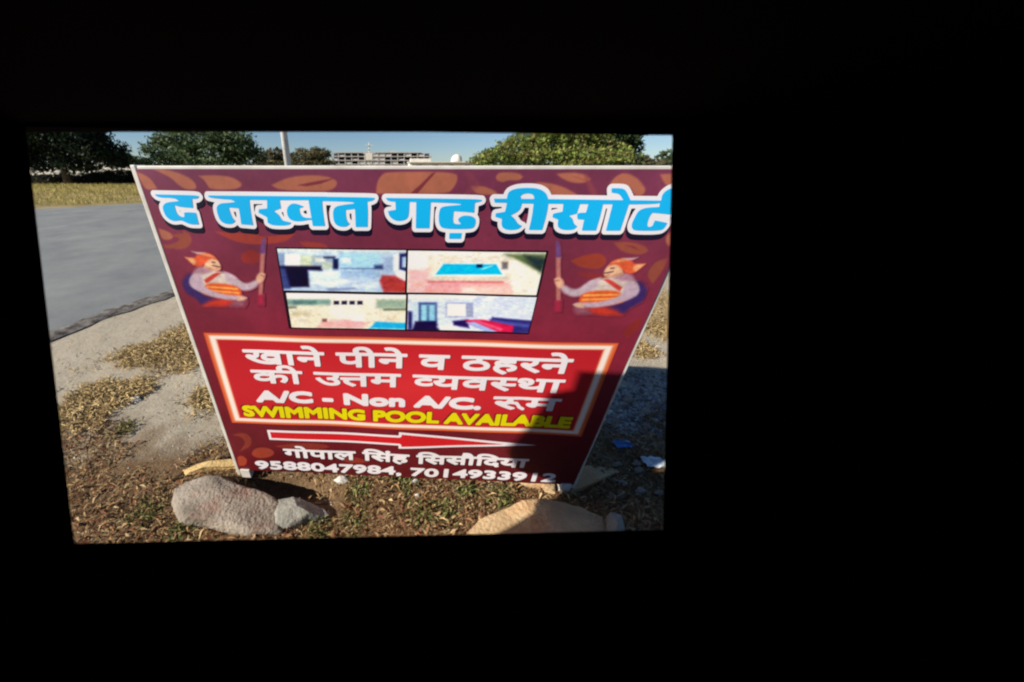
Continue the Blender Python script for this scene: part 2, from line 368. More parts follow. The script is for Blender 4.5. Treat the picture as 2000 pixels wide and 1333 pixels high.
for i, (x, y, s, lb) in enumerate([(668, 934, 15, 'white flat stone below the telephone numbers'), (262, 776, 12, 'small white stone on the gravel left of the sign'), (810, 938, 9, 'small white pebble under the right telephone number'), (816, 964, 7, 'tiny pale pebble in the litter right of the sign middle'), (452, 958, 6, 'tiny pale chip on the left rock'), (205, 758, 5, 'tiny pale stone on the left gravel'), (1188, 800, 12, 'pale stone at the sign edge in the shade'), (1255, 560, 6, 'little pale stone on the bright ground right of the sign')]):
    if i == 4: continue
    rock('stone', [(x - s, y), (x - s * .3, y - s * .4), (x + s * .6, y - s * .25), (x + s, y + s * .1), (x + s * .2, y + s * .45), (x - s * .6, y + s * .35)], .018, rk5, lb, 'stone', seed=20 + i)
# loose fist sized stones on the ground at the right
for i in range(26):
    x, y = random.uniform(1190, 1305), random.uniform(730, 990); s = random.uniform(5, 12)
    rock('small_stone', [(x - s, y), (x - s * .3, y - s * .5), (x + s * .6, y - s * .3), (x + s, y + s * .2), (x + s * .2, y + s * .5), (x - s * .6, y + s * .4)], .02, rk1, 'small grey stone among the shaded stones right of the sign', 'stone', seed=40 + i, group='small stones in the shade right of the sign')
# litter: blue wrapper and pale plastic bag
def rag(name, px, py, w, d, mat, label):
    c = Vector(on_ground(px, py, .01)); V, F = [], []; n = 9
    for j in range(n):
        for i in range(n):
            u, v = i / (n - 1) - .5, j / (n - 1) - .5
            V.append((u * w + .01 * noise.noise(Vector((v * 5, u * 3, px))), v * d + .01 * noise.noise(Vector((u * 6, v * 3, px))), .012 + .02 * abs(noise.noise(Vector((u * 7, v * 7, px))))))
    for j in range(n - 1):
        for i in range(n - 1): a = j * n + i; F.append((a, a + 1, a + n + 1, a + n))
    o = link(name, mesh(V, F, True), mat); o.location = c - Vector((0, 0, .01)); return tag(o, label, name.replace('_', ' '))
rag('plastic_wrapper', 1216, 869, .10, .05, noise_col('blue_plastic', (.02, .12, .35), (.04, .2, .5), 30, .35, spec=.5), 'crumpled blue plastic wrapper on the shaded ground right of the sign')
rag('plastic_bag', 1277, 904, .12, .07, noise_col('pale_plastic', (.5, .56, .62), (.68, .72, .76), 30, .35, spec=.5), 'crumpled pale plastic bag on the shaded ground at the far right')

# ------------------------------------------------------------------ the sign board
A0 = Vector(on_ground(469, 911, .04)); B0 = Vector(on_ground(1123, 941, .04))
BU = (B0 - A0).normalized(); BN = Vector((BU.y, -BU.x, 0))            # BN faces the camera
def uv(x, y):
    d = Vector(survey_dir(x, y)); C = Vector((0, 0, CAM_H)); k = BN.dot(A0 - C) / BN.dot(d); P = C + d * k
    return ((P - A0).dot(BU), P.z)
BW = (B0 - A0).length
UL, UR = uv(272, 327)[0], uv(1308, 484)[0]
U0, U1, V0, V1 = min(0, 0) - .0, BW, .035, 1.492
U0 = (uv(272, 327)[0] + uv(469, 911)[0]) / 2; U1 = (UR + BW) / 2
sign = empty('signboard', (A0.x, A0.y, 0), 'large maroon resort signboard with blue Hindi headline, standing on the verge', 'signboard')
def wave(u, v): return .0025 * math.sin(u * 7 + 1) * math.sin(v * 5) + .0015 * math.sin(u * 13 + v * 9)
def BP(u, v, lay=0.0):
    q = A0 + BU * u + BN * (.017 + wave(u, v) + lay * .0006); return Vector((q.x, q.y, v))
S = sign

def seg_dist(X, Y, E):
    """min distance of points to segments E (m,4)"""
    D = np.full(X.shape, 1e9)
    for x0, y0, x1, y1 in E:
        dx, dy = x1 - x0, y1 - y0; L = dx * dx + dy * dy + 1e-18
        tt = np.clip(((X - x0) * dx + (Y - y0) * dy) / L, 0, 1)
        D = np.minimum(D, (X - x0 - tt * dx) ** 2 + (Y - y0 - tt * dy) ** 2)
    return np.sqrt(D)
def poly_inside(X, Y, P):
    ins = np.zeros(X.shape, bool); n = len(P)
    for i in range(n):
        x0, y0 = P[i]; x1, y1 = P[(i + 1) % n]
        if y0 == y1: continue
        c = ((Y < y0) != (Y < y1)) & (X < (x1 - x0) * (Y - y0) / (y1 - y0) + x0); ins ^= c
    return ins
def poly_sdf(X, Y, P):
    E = [(P[i][0], P[i][1], P[(i + 1) % len(P)][0], P[(i + 1) % len(P)][1]) for i in range(len(P))]
    d = seg_dist(X, Y, E); return np.where(poly_inside(X, Y, P), -d, d)
def region(f, xs, ys, lay, umax=None):
    """marching squares: mesh of f<0 on the board surface"""
    V, F = [], []; ins = f < 0; ny, nx = f.shape
    if umax is not None: ins &= (xs[None, :] < umax)
    full = ins[:-1, :-1] & ins[1:, :-1] & ins[:-1, 1:] & ins[1:, 1:]
    anyc = ins[:-1, :-1] | ins[1:, :-1] | ins[:-1, 1:] | ins[1:, 1:]
    for j in range(ny - 1):
        i = 0; row = full[j]
        while i < nx - 1:
            if row[i]:
                k = i
                while k < nx - 1 and row[k] and k - i < 14: k += 1
                b = len(V); V += [(xs[i], ys[j]), (xs[k], ys[j]), (xs[k], ys[j + 1]), (xs[i], ys[j + 1])]; F.append((b, b + 1, b + 2, b + 3)); i = k
            else: i += 1
    for j, i in zip(*np.nonzero(anyc & ~full)):
        cs = [(xs[i], ys[j], f[j, i]), (xs[i + 1], ys[j], f[j, i + 1]), (xs[i + 1], ys[j + 1], f[j + 1, i + 1]), (xs[i], ys[j + 1], f[j + 1, i])]
        P = []
        for a in range(4):
            p, q = cs[a], cs[(a + 1) % 4]
            if p[2] < 0: P.append(p[:2])
            if (p[2] < 0) != (q[2] < 0):
                s = p[2] / (p[2] - q[2]); P.append((p[0] + s * (q[0] - p[0]), p[1] + s * (q[1] - p[1])))
        if len(P) > 2: b = len(V); V += P; F.append(tuple(range(b, b + len(P))))
    return mesh([BP(u, v, lay) for u, v in V], F)
def grid_for(E, pad, step):
    E = np.asarray(E); x0, x1 = min(E[:, 0].min(), E[:, 2].min()) - pad, max(E[:, 0].max(), E[:, 2].max()) + pad
    y0, y1 = min(E[:, 1].min(), E[:, 3].min()) - pad, max(E[:, 1].max(), E[:, 3].max()) + pad
    xs = np.arange(x0, x1 + step, step); ys = np.arange(y0, y1 + step, step); X, Y = np.meshgrid(xs, ys); return xs, ys, X, Y

def fractal(shape, seed, octs=((6, 1), (14, .7), (34, .5), (70, .35))):
    g = np.random.default_rng(seed); out = np.zeros(shape); ny, nx = shape
    for n_, a_ in octs:
        m_ = max(3, int(n_ * ny / nx)); G = g.normal(0, 1, (m_ + 2, n_ + 2)); yy = np.linspace(0, m_, ny); xx = np.linspace(0, n_, nx)
        yi, xi = yy.astype(int), xx.astype(int); fy, fx = (yy - yi)[:, None], (xx - xi)[None, :]; fy = fy * fy * (3 - 2 * fy); fx = fx * fx * (3 - 2 * fx)
        out += a_ * ((G[yi][:, xi] * (1 - fx) + G[yi][:, xi + 1] * fx) * (1 - fy) + (G[yi + 1][:, xi] * (1 - fx) + G[yi + 1][:, xi + 1] * fx) * fy)
    return out
def paint(u0, u1, v0, v1, nu, nv, base, shapes, lay, post=None):
    """a printed picture: fine grid, colour per vertex; shapes = (poly in board metres, srgb, softness, alpha)"""
    xs = np.linspace(u0, u1, nu); ys = np.linspace(v0, v1, nv); X, Y = np.meshgrid(xs, ys)
    C = base(X, Y) if callable(base) else np.ones((nv, nu, 3)) * np.array(base)
    for P, c, soft, al in shapes:
        xa, xb = min(q[0] for q in P) - soft * 2, max(q[0] for q in P) + soft * 2
        ya, yb = min(q[1] for q in P) - soft * 2, max(q[1] for q in P) + soft * 2
        ii = np.nonzero((xs >= xa) & (xs <= xb))[0]; jj = np.nonzero((ys >= ya) & (ys <= yb))[0]
        if not len(ii) or not len(jj): continue
        sl = (slice(jj[0], jj[-1] + 1), slice(ii[0], ii[-1] + 1))
        a = np.clip(.5 - poly_sdf(X[sl], Y[sl], P) / (2 * soft), 0, 1) * al; a = a * a * (3 - 2 * a) if al == 1 else a
        C[sl] = C[sl] * (1 - a[..., None]) + np.array(c) * a[..., None]
    if post: C = post(X, Y, C)
    C = np.clip(C, 0, 255) / 255; C = np.where(C <= .04045, C / 12.92, ((C + .055) / 1.055) ** 2.4)
    Vv = np.array([BP(u, v, lay) for v in ys for u in xs]); I = np.arange(nu * nv).reshape(nv, nu)
    Fv = np.stack([I[:-1, :-1], I[:-1, 1:], I[1:, 1:], I[1:, :-1]], -1).reshape(-1, 4)
    return np_mesh(Vv, Fv, C.reshape(-1, 3), smooth=True)
def Z(o, s): return lambda L: [uv(o[0] + x / s, o[1] + y / s) for x, y in L]
vinyl = tint_mat('printed_vinyl', .42, .35)
def flat(name, c, rough=.42, spec=.35): return mat_new(name, lin(c), rough, spec)[0]

z1 = Z((30, 230), 3.077); z2 = Z((680, 230), 3.077); zh = Z((290, 350), 5.714); z4 = Z((780, 450), 3.636); z5 = Z((380, 640), 4.167); z3 = Z((330, 450), 3.774)
OR = (170, 100, 78); OR2 = (146, 72, 58); OR3 = (140, 50, 44)
def ell(cx, cy, a, b, n=18, r=0): return [(cx + a * math.cos(w) * math.cos(r) - b * math.sin(w) * math.sin(r), cy + a * math.cos(w) * math.sin(r) + b * math.sin(w) * math.cos(r)) for w in [2 * math.pi * k / n for k in range(n)]]
def soften(P, n=2, lim=62):
    for _ in range(n):
        Q = []; m_ = len(P)
        for i in range(m_):
            a, b, c = np.array(P[i - 1]), np.array(P[i]), np.array(P[(i + 1) % m_]); d0, d1 = b - a, c - b
            l0, l1 = np.linalg.norm(d0) + 1e-9, np.linalg.norm(d1) + 1e-9
            ang = math.degrees(math.acos(max(-1, min(1, float(d0 @ d1) / (l0 * l1)))))
            if ang < lim: Q += [tuple(b - d0 * .25), tuple(b + d1 * .25)]
            else: Q.append(tuple(b))
        P = Q
    return P
leaf = [
 (z1([(755,325),(810,345),(850,378),(878,425),(815,435),(790,400),(770,360)]), OR), (z1([(850,308),(930,310),(1020,338),(1080,368),(1112,410),(1100,432),(1040,428),(1000,400),(960,360),(900,330)]), OR),
 (z1([(1120,350),(1200,345),(1300,352),(1360,380),(1378,410),(1330,432),(1190,432),(1170,400),(1150,370)]), OR), (z1([(1550,405),(1620,370),(1700,350),(1820,345),(1900,358),(1945,385),(1925,425),(1870,442),(1600,436)]), OR),
 (z2([(170,455),(175,390),(200,345),(240,325),(640,325),(655,370),(630,420),(590,458)]), OR), (z2([(730,412),(800,408),(870,436),(895,462),(760,460)]), OR),
 (z2([(880,350),(900,328),(1010,330),(1042,355),(1020,378),(950,375),(920,390),(880,372)]), OR), (z2([(1115,388),(1200,392),(1290,418),(1375,468),(1200,468),(1180,430)]), OR),
 (z2([(1240,338),(1300,330),(1400,335),(1442,370),(1410,392),(1340,392),(1280,370)]), OR), (z2([(1550,400),(1590,350),(1640,330),(1700,350),(1750,400),(1768,440),(1740,468),(1700,468),(1670,410)]), OR),
 (z2([(1850,340),(1950,335),(2080,380),(2100,440),(1980,460),(1890,420)]), OR),
 (zh([(150,545),(230,565),(305,610),(310,650),(240,675),(180,655)]), OR), (zh([(420,560),(490,600),(520,680),(430,745),(250,775),(190,730),(330,710),(400,650),(425,600)]), OR2),
 (zh([(770,575),(1200,600),(1300,640),(1650,600),(1560,690),(1300,720),(1100,712),(950,670)]), OR3 if False else (160, 60, 52)),
 (zh([(1700,690),(1850,690),(2000,720),(2010,760),(1750,750)]), (150, 56, 52)),
 (z4([(1500,80),(1600,72),(1720,100),(1742,140),(1690,168),(1560,150)]), OR2), (z4([(1200,210),(1290,170),(1400,152),(1452,185),(1445,240),(1380,272),(1260,252)]), (150, 58, 44)),
 (z4([(1790,210),(1880,190),(1850,270),(1775,370),(1728,310)]), OR2), (z4([(1855,40),(1930,-20),(1960,100),(1880,112)]), OR), (z4([(1230,290),(1400,300),(1560,330),(1400,345),(1280,320)]), (135, 44, 44)),
 (z3([(30,30),(150,10),(200,70),(150,130),(60,135),(110,90),(100,50)]), OR2), (z3([(540,180),(600,130),(680,150),(690,220),(620,240),(560,230)]), (140, 44, 44)),
 (z3([(0,560),(70,540),(120,640),(60,640)]), (150,56,44)),
 (z5([(320,850),(420,830),(480,880),(470,950),(380,985),(430,920),(400,870)]), (140, 52, 40)), (z5([(480,985),(520,955),(600,955),(665,990),(640,1030),(540,1045),(480,1020)]), (160, 62, 44)),
 (z5([(355,1030),(400,1015),(445,1050),(430,1100),(375,1105)]), (168, 66, 44)), (z5([(660,945),(820,920),(1050,925),(1110,955),(960,985),(800,985)]), (140, 48, 38)),
 (z5([(1150,1005),(1350,1045),(1420,1075),(1300,1090),(1150,1050)]), (140, 48, 38)), (z4([(1560,700),(1700,600),(1690,680),(1600,760)]), (132, 40, 40)),
]
dark = [(z1([(1700,405),(1800,385),(1930,362),(1850,395),(1760,412)])), (z2([(372,455),(440,395),(500,335),(525,328),(470,390),(415,455)])), (z2([(1330,350),(1430,385),(1400,372)])), (z4([(1570,95),(1690,140),(1640,105)]))]
shp = [(soften(P, 2, 95), c, .0034, 1) for P, c in leaf] + [(P, (122, 48, 58), .002, 1) for P in dark]
shp += [(z2([(1400,340),(1420,335),(1480,460),(1440,460)]), (140, 66, 70), .003, .6), (z2([(700,325),(730,325),(790,400),(740,450),(690,460),(720,400)]), (140, 66, 80), .004, .5)]
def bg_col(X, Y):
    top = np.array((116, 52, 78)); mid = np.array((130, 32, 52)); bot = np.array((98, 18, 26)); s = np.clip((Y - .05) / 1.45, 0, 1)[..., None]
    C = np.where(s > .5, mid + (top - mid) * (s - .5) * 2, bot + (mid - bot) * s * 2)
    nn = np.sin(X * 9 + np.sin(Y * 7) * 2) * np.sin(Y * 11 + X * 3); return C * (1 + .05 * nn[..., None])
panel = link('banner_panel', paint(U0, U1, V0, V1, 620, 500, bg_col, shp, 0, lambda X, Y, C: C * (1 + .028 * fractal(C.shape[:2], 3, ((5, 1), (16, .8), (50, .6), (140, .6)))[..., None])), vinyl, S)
# back board and white tube frame
MB().prism([(U0, V0), (U1, V0), (U1, V1), (U0, V1)], 0, 0, lambda u, v, t_: A0 + BU * u - BN * .002 + Vector((0, 0, v - A0.z))).build('backing_sheet', flat('banner_back', (150, 150, 150), .8), S)
tube_m = noise_col('white_painted_tube', lin((205, 200, 190)), lin((232, 228, 220)), 14, .5, spec=.4)
fr_w = .018
def rail(p0, p1, name, w=fr_w):
    a = A0 + BU * p0[0] - BN * .012; a.z = p0[1]; b = A0 + BU * p1[0] - BN * .012; b.z = p1[1]
    d = (b - a); L = d.length; d.normalize(); s = BN.cross(d).normalized()
    M = Matrix((s, BN, d)).transposed()
    return MB().box((a + b) / 2, (w, .05, L), M=M).build(name, tube_m, S, bevel=.003)
rail((U0 - .012, -.02), (U0 - .012, V1 + .012), 'frame_post')
rail((U1 + .006, -.02), (U1 + .006, V1 + .012), 'frame_post', .018)
rail((U0 + .002, V1 + .004), (U1 - .004, V1 + .004), 'frame_rail', .012)
rail((U0 + .02, V0 + .02), (U1 - .02, V0 + .02), 'frame_rail', .014)
for uu in (uv(482, 916)[0] + .004, uv(1101, 944)[0]):
    q = A0 + BU * uu + BN * .006
    MB().box((q.x, q.y, .012), (.052, .04, .062), rz=math.atan2(BU.y, BU.x)).build('foot', tube_m, S, bevel=.003)

# ---- headline lettering (traced outline of each letter)
zA = Z((290, 350), 5.714); zB = Z((620, 350), 5.714); zC = Z((930, 350), 5.128)
HL = [
 zA([(118,165),(590,175),(605,192),(585,215),(528,215),(540,315),(400,305),(335,285),(350,350),(375,395),(425,418),(445,410),(440,368),(470,360),(570,368),(602,497),(505,497),(440,465),(400,450),(320,462),(265,435),(230,395),(200,310),(225,268),(270,250),(385,240),(340,205),(150,200)]),
 zA([(705,178),(2000,190),(2000,228),(1480,232),(1150,228),(950,226),(750,208),(705,195)]),
 zA([(1005,200),(1148,205),(1165,370),(1192,507),(1062,495),(1040,330),(1005,250),(950,228)]), zA([(1010,248),(940,258),(840,263),(798,295),(795,330),(805,380),(830,450),(880,490),(965,495),(1000,460),(960,420),(925,310),(1030,320)]),
 zA([(1345,215),(1480,215),(1498,320),(1420,350),(1475,390),(1500,440),(1530,460),(1610,475),(1590,510),(1400,510),(1352,480),(1345,420),(1250,370),(1255,330),(1345,322)]),
 zA([(1755,302),(1680,270),(1620,265),(1575,300),(1560,350),(1572,410),(1610,455),(1700,467),(1800,448),(1830,448),(1830,425),(1760,425),(1712,390),(1700,320)]),
 zA([(1800,215),(1950,215),(1962,370),(1985,515),(1850,515),(1825,370)]),
 zB([(0,190),(600,200),(645,205),(630,240),(420,262),(385,246),(0,238)]), zB([(440,264),(300,280),(210,300),(185,350),(190,440),(210,490),(250,520),(330,525),(372,490),(332,450),(325,338),(430,325)]),
 zB([(415,225),(560,225),(570,370),(565,525),(435,525),(430,340),(415,262)]),
 zB([(765,205),(1810,215),(1820,235),(1780,252),(1590,280),(1575,265),(1260,252),(870,248),(785,240)]),
 zB([(870,235),(1025,240),(1020,400),(990,445),(920,463),(850,450),(800,400),(790,350),(875,335)]), zB([(1100,235),(1260,240),(1245,540),(1095,540)]),
 zB([(1595,240),(1742,248),(1735,367),(1600,355),(1510,350),(1500,470),(1530,492),(1592,492),(1560,460),(1560,430),(1600,402),(1660,395),(1730,410),(1755,450),(1742,520),(1700,547),(1400,547),(1352,505),(1345,400),(1360,320),(1400,295),(1590,280)]),
 zB([(1465,590),(1600,590),(1590,655),(1460,655)]),
 zC([(160,190),(700,196),(1830,210),(1790,248),(1100,246),(700,242),(440,240),(290,232),(170,230)]),
 zC([(288,200),(300,130),(350,100),(430,85),(560,85),(640,105),(690,150),(705,240),(680,370),(640,502),(508,500),(540,370),(555,240),(565,170),(530,140),(460,140),(425,165),(435,200)]),
 zC([(288,195),(450,200),(440,240),(420,310),(330,355),(370,390),(400,440),(442,460),(400,497),(290,502),(235,470),(240,390),(175,370),(180,335),(272,320),(290,240)]),
 zC([(850,235),(1015,235),(982,340),(905,360),(940,385),(952,440),(988,465),(950,502),(840,502),(790,470),(800,400),(740,375),(750,340),(842,320)]),
 zC([(1000,330),(1110,330),(1090,402),(990,395),(982,350)]), zC([(1100,225),(1240,230),(1210,370),(1170,507),(1030,507),(1060,370)]),
 zC([(1335,230),(1495,230),(1450,370),(1405,507),(1265,507),(1300,370)]), zC([(1320,88),(1440,88),(1472,130),(1508,215),(1435,215),(1400,142),(1320,132)]),
 zC([(1790,245),(1790,272),(1650,280),(1582,310),(1550,370),(1515,440),(1520,490),(1560,507),(1800,507),(1842,480),(1870,430),(1745,405),(1720,460),(1690,472),(1665,455),(1690,370),(1720,330),(1780,335),(1900,348),(1930,310),(1945,205),(1815,205)]),
 zC([(1806,215),(1815,160),(1840,125),(1890,92),(1960,80),(2040,85),(2090,120),(2080,170),(1990,165),(1955,200),(1935,300),(1830,260)]),
]
HL = [soften(P, 2, 60) for P in HL]
allE = np.array([(P[i][0], P[i][1], P[(i + 1) % len(P)][0], P[(i + 1) % len(P)][1]) for P in HL for i in range(len(P))])
xs, ys, X, Y = grid_for(allE, .03, .0021)
f = np.full(X.shape, 1.0)
for P in HL:
    P = np.array(P); x0, y0 = P.min(0) - .032; x1, y1 = P.max(0) + .032
    ii = np.nonzero((xs >= x0) & (xs <= x1))[0]; jj = np.nonzero((ys >= y0) & (ys <= y1))[0]
    sl = (slice(jj[0], jj[-1] + 1), slice(ii[0], ii[-1] + 1)); f[sl] = np.minimum(f[sl], poly_sdf(X[sl], Y[sl], [tuple(q) for q in P]))
head = link('headline_lettering', region(f, xs, ys, 4, U1 - .004), flat('print_cyan', (16, 186, 250)), S)
link('lettering_outline', region(f - .0125, xs, ys, 3, U1 - .002), flat('print_white', (240, 238, 244)), head)
ysh = ys - .017
link('lettering_shadow', region(f - .0125, xs + .001, ysh, 2, U1 - .002), flat('print_navy', (16, 10, 40)), head)

# ---- photo prints
zp = Z((530, 470), 3.636)
def rect(*a): x0, y0, x1, y1 = a; return [(x0, y0), (x1, y0), (x1, y1), (x0, y1)]
def photo(corners, base, shapes, label, n=(150, 80), soft=.0058):
    us = [uv(*c)[0] for c in corners]; vs = [uv(*c)[1] for c in corners]
    u0, u1, v0, v1 = (us[0] + us[3]) / 2, (us[1] + us[2]) / 2, (vs[2] + vs[3]) / 2, (vs[0] + vs[1]) / 2
    sh = [(zp(P), c, soft * s, 1) for P, c, s in shapes]
    def post(X, Y, C):
        g = fractal(C.shape[:2], int(corners[0][0] + corners[0][1]), ((8, .5), (20, .8), (48, 1), (90, .7))); tnt = fractal(C.shape[:2], 5 + int(corners[0][0]), ((10, 1), (26, 1)))
        C = C * (1.05 + .030 * g[..., None]) + tnt[..., None] * np.array((1.5, .5, -1.5)); return np.clip((C - 150) * 1.30 + 156, 0, 252)
    o = link('photo_print', paint(u0, u1, v0, v1, n[0], n[1], base, sh, 3, post), vinyl, S); o['label'] = label
    return (u0, u1, v0, v1)
R = []
R.append(photo([(543, 484), (792, 487), (792, 567), (560, 565)], (178, 198, 220), [
 (rect(30, 40, 960, 75), (200, 205, 200), 2), (rect(30, 80, 110, 165), (130, 150, 180), 1), (rect(110, 90, 215, 180), (240, 248, 250), 1), (rect(215, 95, 310, 180), (190, 200, 175), 1.5),
 (rect(300, 100, 460, 200), (150, 165, 180), 2), (rect(320, 115, 390, 145), (205, 212, 205), 1), (rect(370, 150, 440, 205), (178, 188, 172), 1.5), (rect(445, 120, 485, 220), (36, 44, 84), 1), (rect(380, 105, 460, 118), (50, 54, 90), 1),
 (rect(495, 80, 780, 190), (158, 196, 226), 2), (rect(510, 115, 570, 150), (216, 220, 222), 1.5), (rect(500, 186, 800, 194), (70, 90, 130), 1), (rect(735, 165, 800, 195), (56, 64, 106), 1.5),
 (rect(800, 110, 870, 230), (150, 170, 200), 2), (rect(870, 90, 960, 300), (228, 236, 244), 1.5), ([(910, 85), (965, 80), (965, 212), (908, 195)], (40, 48, 100), 1), ([(930, 110), (965, 105), (965, 185), (928, 180)], (170, 190, 220), 1),
 ([(265, 200), (900, 205), (820, 345), (90, 350), (280, 300)], (172, 190, 214), 2), ([(280, 205), (560, 200), (480, 260), (290, 300)], (205, 222, 236), 2), ([(500, 195), (770, 200), (760, 250), (500, 240)], (150, 176, 204), 2),
 ([(300, 290), (520, 262), (600, 280), (420, 320)], (212, 222, 236), 1.5), ([(560, 300), (760, 290), (770, 320), (600, 330)], (196, 208, 226), 1.5), ([(400, 330), (600, 322), (620, 334), (420, 345)], (120, 134, 166), 1.2),
 ([(60, 168), (360, 172), (370, 205), (270, 202), (280, 318), (120, 322), (60, 200)], (34, 26, 60), 1.2), ([(60, 175), (110, 190), (150, 330), (80, 335)], (70, 80, 130), 1.5),
 ([(790, 235), (880, 238), (965, 285), (965, 360), (800, 356), (770, 275)], (170, 72, 72), 1.3)],
 'photo print of a bright hall with dark counter'))
R.append(photo([(796, 488), (1062, 491), (1044, 571), (796, 570)], (214, 208, 196), [
 (rect(970, 60, 1950, 90), (226, 226, 214), 2), (rect(970, 100, 1100, 200), (240, 240, 238), 2), (rect(970, 190, 1120, 370), (222, 178, 178), 2.5), ([(1640, 85), (1945, 85), (1900, 230), (1780, 160)], (96, 110, 80), 2), ([(1780, 95), (1940, 120), (1900, 215), (1840, 170)], (52, 66, 66), 2),
 ([(1700, 120), (1900, 225), (1870, 370), (1640, 370), (1640, 250)], (226, 222, 208), 2), (rect(1130, 235, 1680, 285), (206, 196, 182), 2), ([(1205, 152), (1600, 152), (1650, 242), (1145, 242)], (228, 240, 240), 1), ([(1218, 158), (1588, 158), (1628, 230), (1162, 234)], (24, 176, 232), .7),
 (rect(1450, 160, 1490, 182), (30, 40, 70), .8), ([(1480, 190), (1560, 165), (1560, 172), (1490, 196)], (170, 225, 240), .8), (rect(1625, 142, 1668, 192), (112, 104, 110), 1.2), ([(1100, 285), (1680, 285), (1700, 370), (1090, 370)], (222, 160, 160), 1.8), (rect(1340, 315, 1700, 372), (232, 196, 188), 2.5), (rect(1110, 278, 1640, 290), (196, 110, 116), 1)],
 'photo print of the blue swimming pool'))
R.append(photo([(562, 570), (792, 572), (792, 639), (574, 636)], (216, 208, 190), [
 (rect(90, 340, 960, 400), (246, 250, 246), 1.5), (rect(90, 405, 450, 445), (122, 152, 146), 2), (rect(170, 412, 330, 438), (92, 124, 124), 1.5), (rect(430, 400, 760, 470), (222, 218, 206), 1.5), (rect(750, 405, 960, 470), (150, 168, 150), 2), (rect(800, 470, 960, 484), (96, 110, 96), 1.2),
 (rect(110, 452, 190, 468), (110, 126, 110), 1.2), (rect(150, 490, 290, 520), (190, 184, 160), 2), (rect(420, 470, 760, 540), (230, 222, 204), 2), (rect(570, 510, 670, 570), (240, 238, 226), 1.5), ([(380, 560), (520, 545), (700, 570), (640, 610), (320, 605)], (226, 170, 168), 1.8), (rect(370, 540, 402, 562), (130, 84, 92), 1),
 ([(745, 562), (960, 572), (960, 622), (700, 612)], (44, 166, 218), 1), ([(690, 605), (960, 612), (960, 628), (700, 624)], (130, 200, 226), 1)] + [(rect(450 + 55 * k, 416, 488 + 55 * k, 442), (44, 40, 70), .7) for k in range(4)],
 'photo print of the terrace with pool corner'))
R.append(photo([(796, 574), (1042, 575), (1030, 645), (796, 640)], (196, 204, 234), [
 (rect(970, 370, 1420, 400), (220, 226, 244), 2), (rect(1180, 375, 1440, 395), (236, 236, 230), 1.2), (rect(970, 490, 1010, 620), (50, 44, 100), 1.5), (rect(1000, 430, 1050, 610), (184, 204, 232), 1.5), (rect(1045, 428, 1178, 590), (70, 84, 130), 1), (rect(1062, 445, 1160, 560), (140, 190, 216), 1.2), (rect(1100, 450, 1120, 560), (90, 120, 150), 1),
 ([(1020, 560), (1170, 560), (1210, 630), (1000, 625)], (44, 34, 78), 1.2), (rect(1232, 432, 1428, 532), (140, 146, 180), 1), (rect(1245, 440, 1375, 525), (242, 246, 240), 1.2), (rect(1382, 445, 1420, 525), (150, 158, 180), 1), (rect(1178, 400, 1235, 600), (200, 212, 240), 2),
 ([(1180, 600), (1300, 580), (1330, 625), (1200, 635)], (236, 240, 248), 1.5), ([(1285, 560), (1390, 548), (1400, 610), (1290, 590)], (56, 40, 96), 1.2), ([(1560, 530), (1850, 552), (1830, 640), (1500, 640)], (62, 58, 120), 1), ([(1540, 545), (1820, 580), (1810, 600), (1560, 575)], (84, 90, 160), 1.2),
 ([(1370, 552), (1500, 548), (1710, 590), (1700, 640), (1560, 640), (1400, 580)], (196, 44, 84), 1), ([(1380, 570), (1440, 565), (1600, 635), (1520, 640)], (156, 170, 216), 1), ([(1420, 560), (1470, 556), (1640, 612), (1620, 628)], (214, 90, 124), 1)],
 'photo print of the bedroom with red bed'))
fu0, fu1, fv0, fv1 = R[0][0] - .006, R[1][1] + .006, R[2][2] - .006, R[0][3] + .005
def rect_mesh(u0, u1, v0, v1, lay, n=24):
    us = np.linspace(u0, u1, n); vs = np.linspace(v0, v1, n)
    V = [BP(a, b, lay) for b in vs for a in us]; F = [(j * n + i, j * n + i + 1, (j + 1) * n + i + 1, (j + 1) * n + i) for j in range(n - 1) for i in range(n - 1)]
    return mesh(V, F, True)
link('photo_border', rect_mesh(fu0, fu1, fv0, fv1, 2), flat('print_dark', (30, 12, 30)), S)

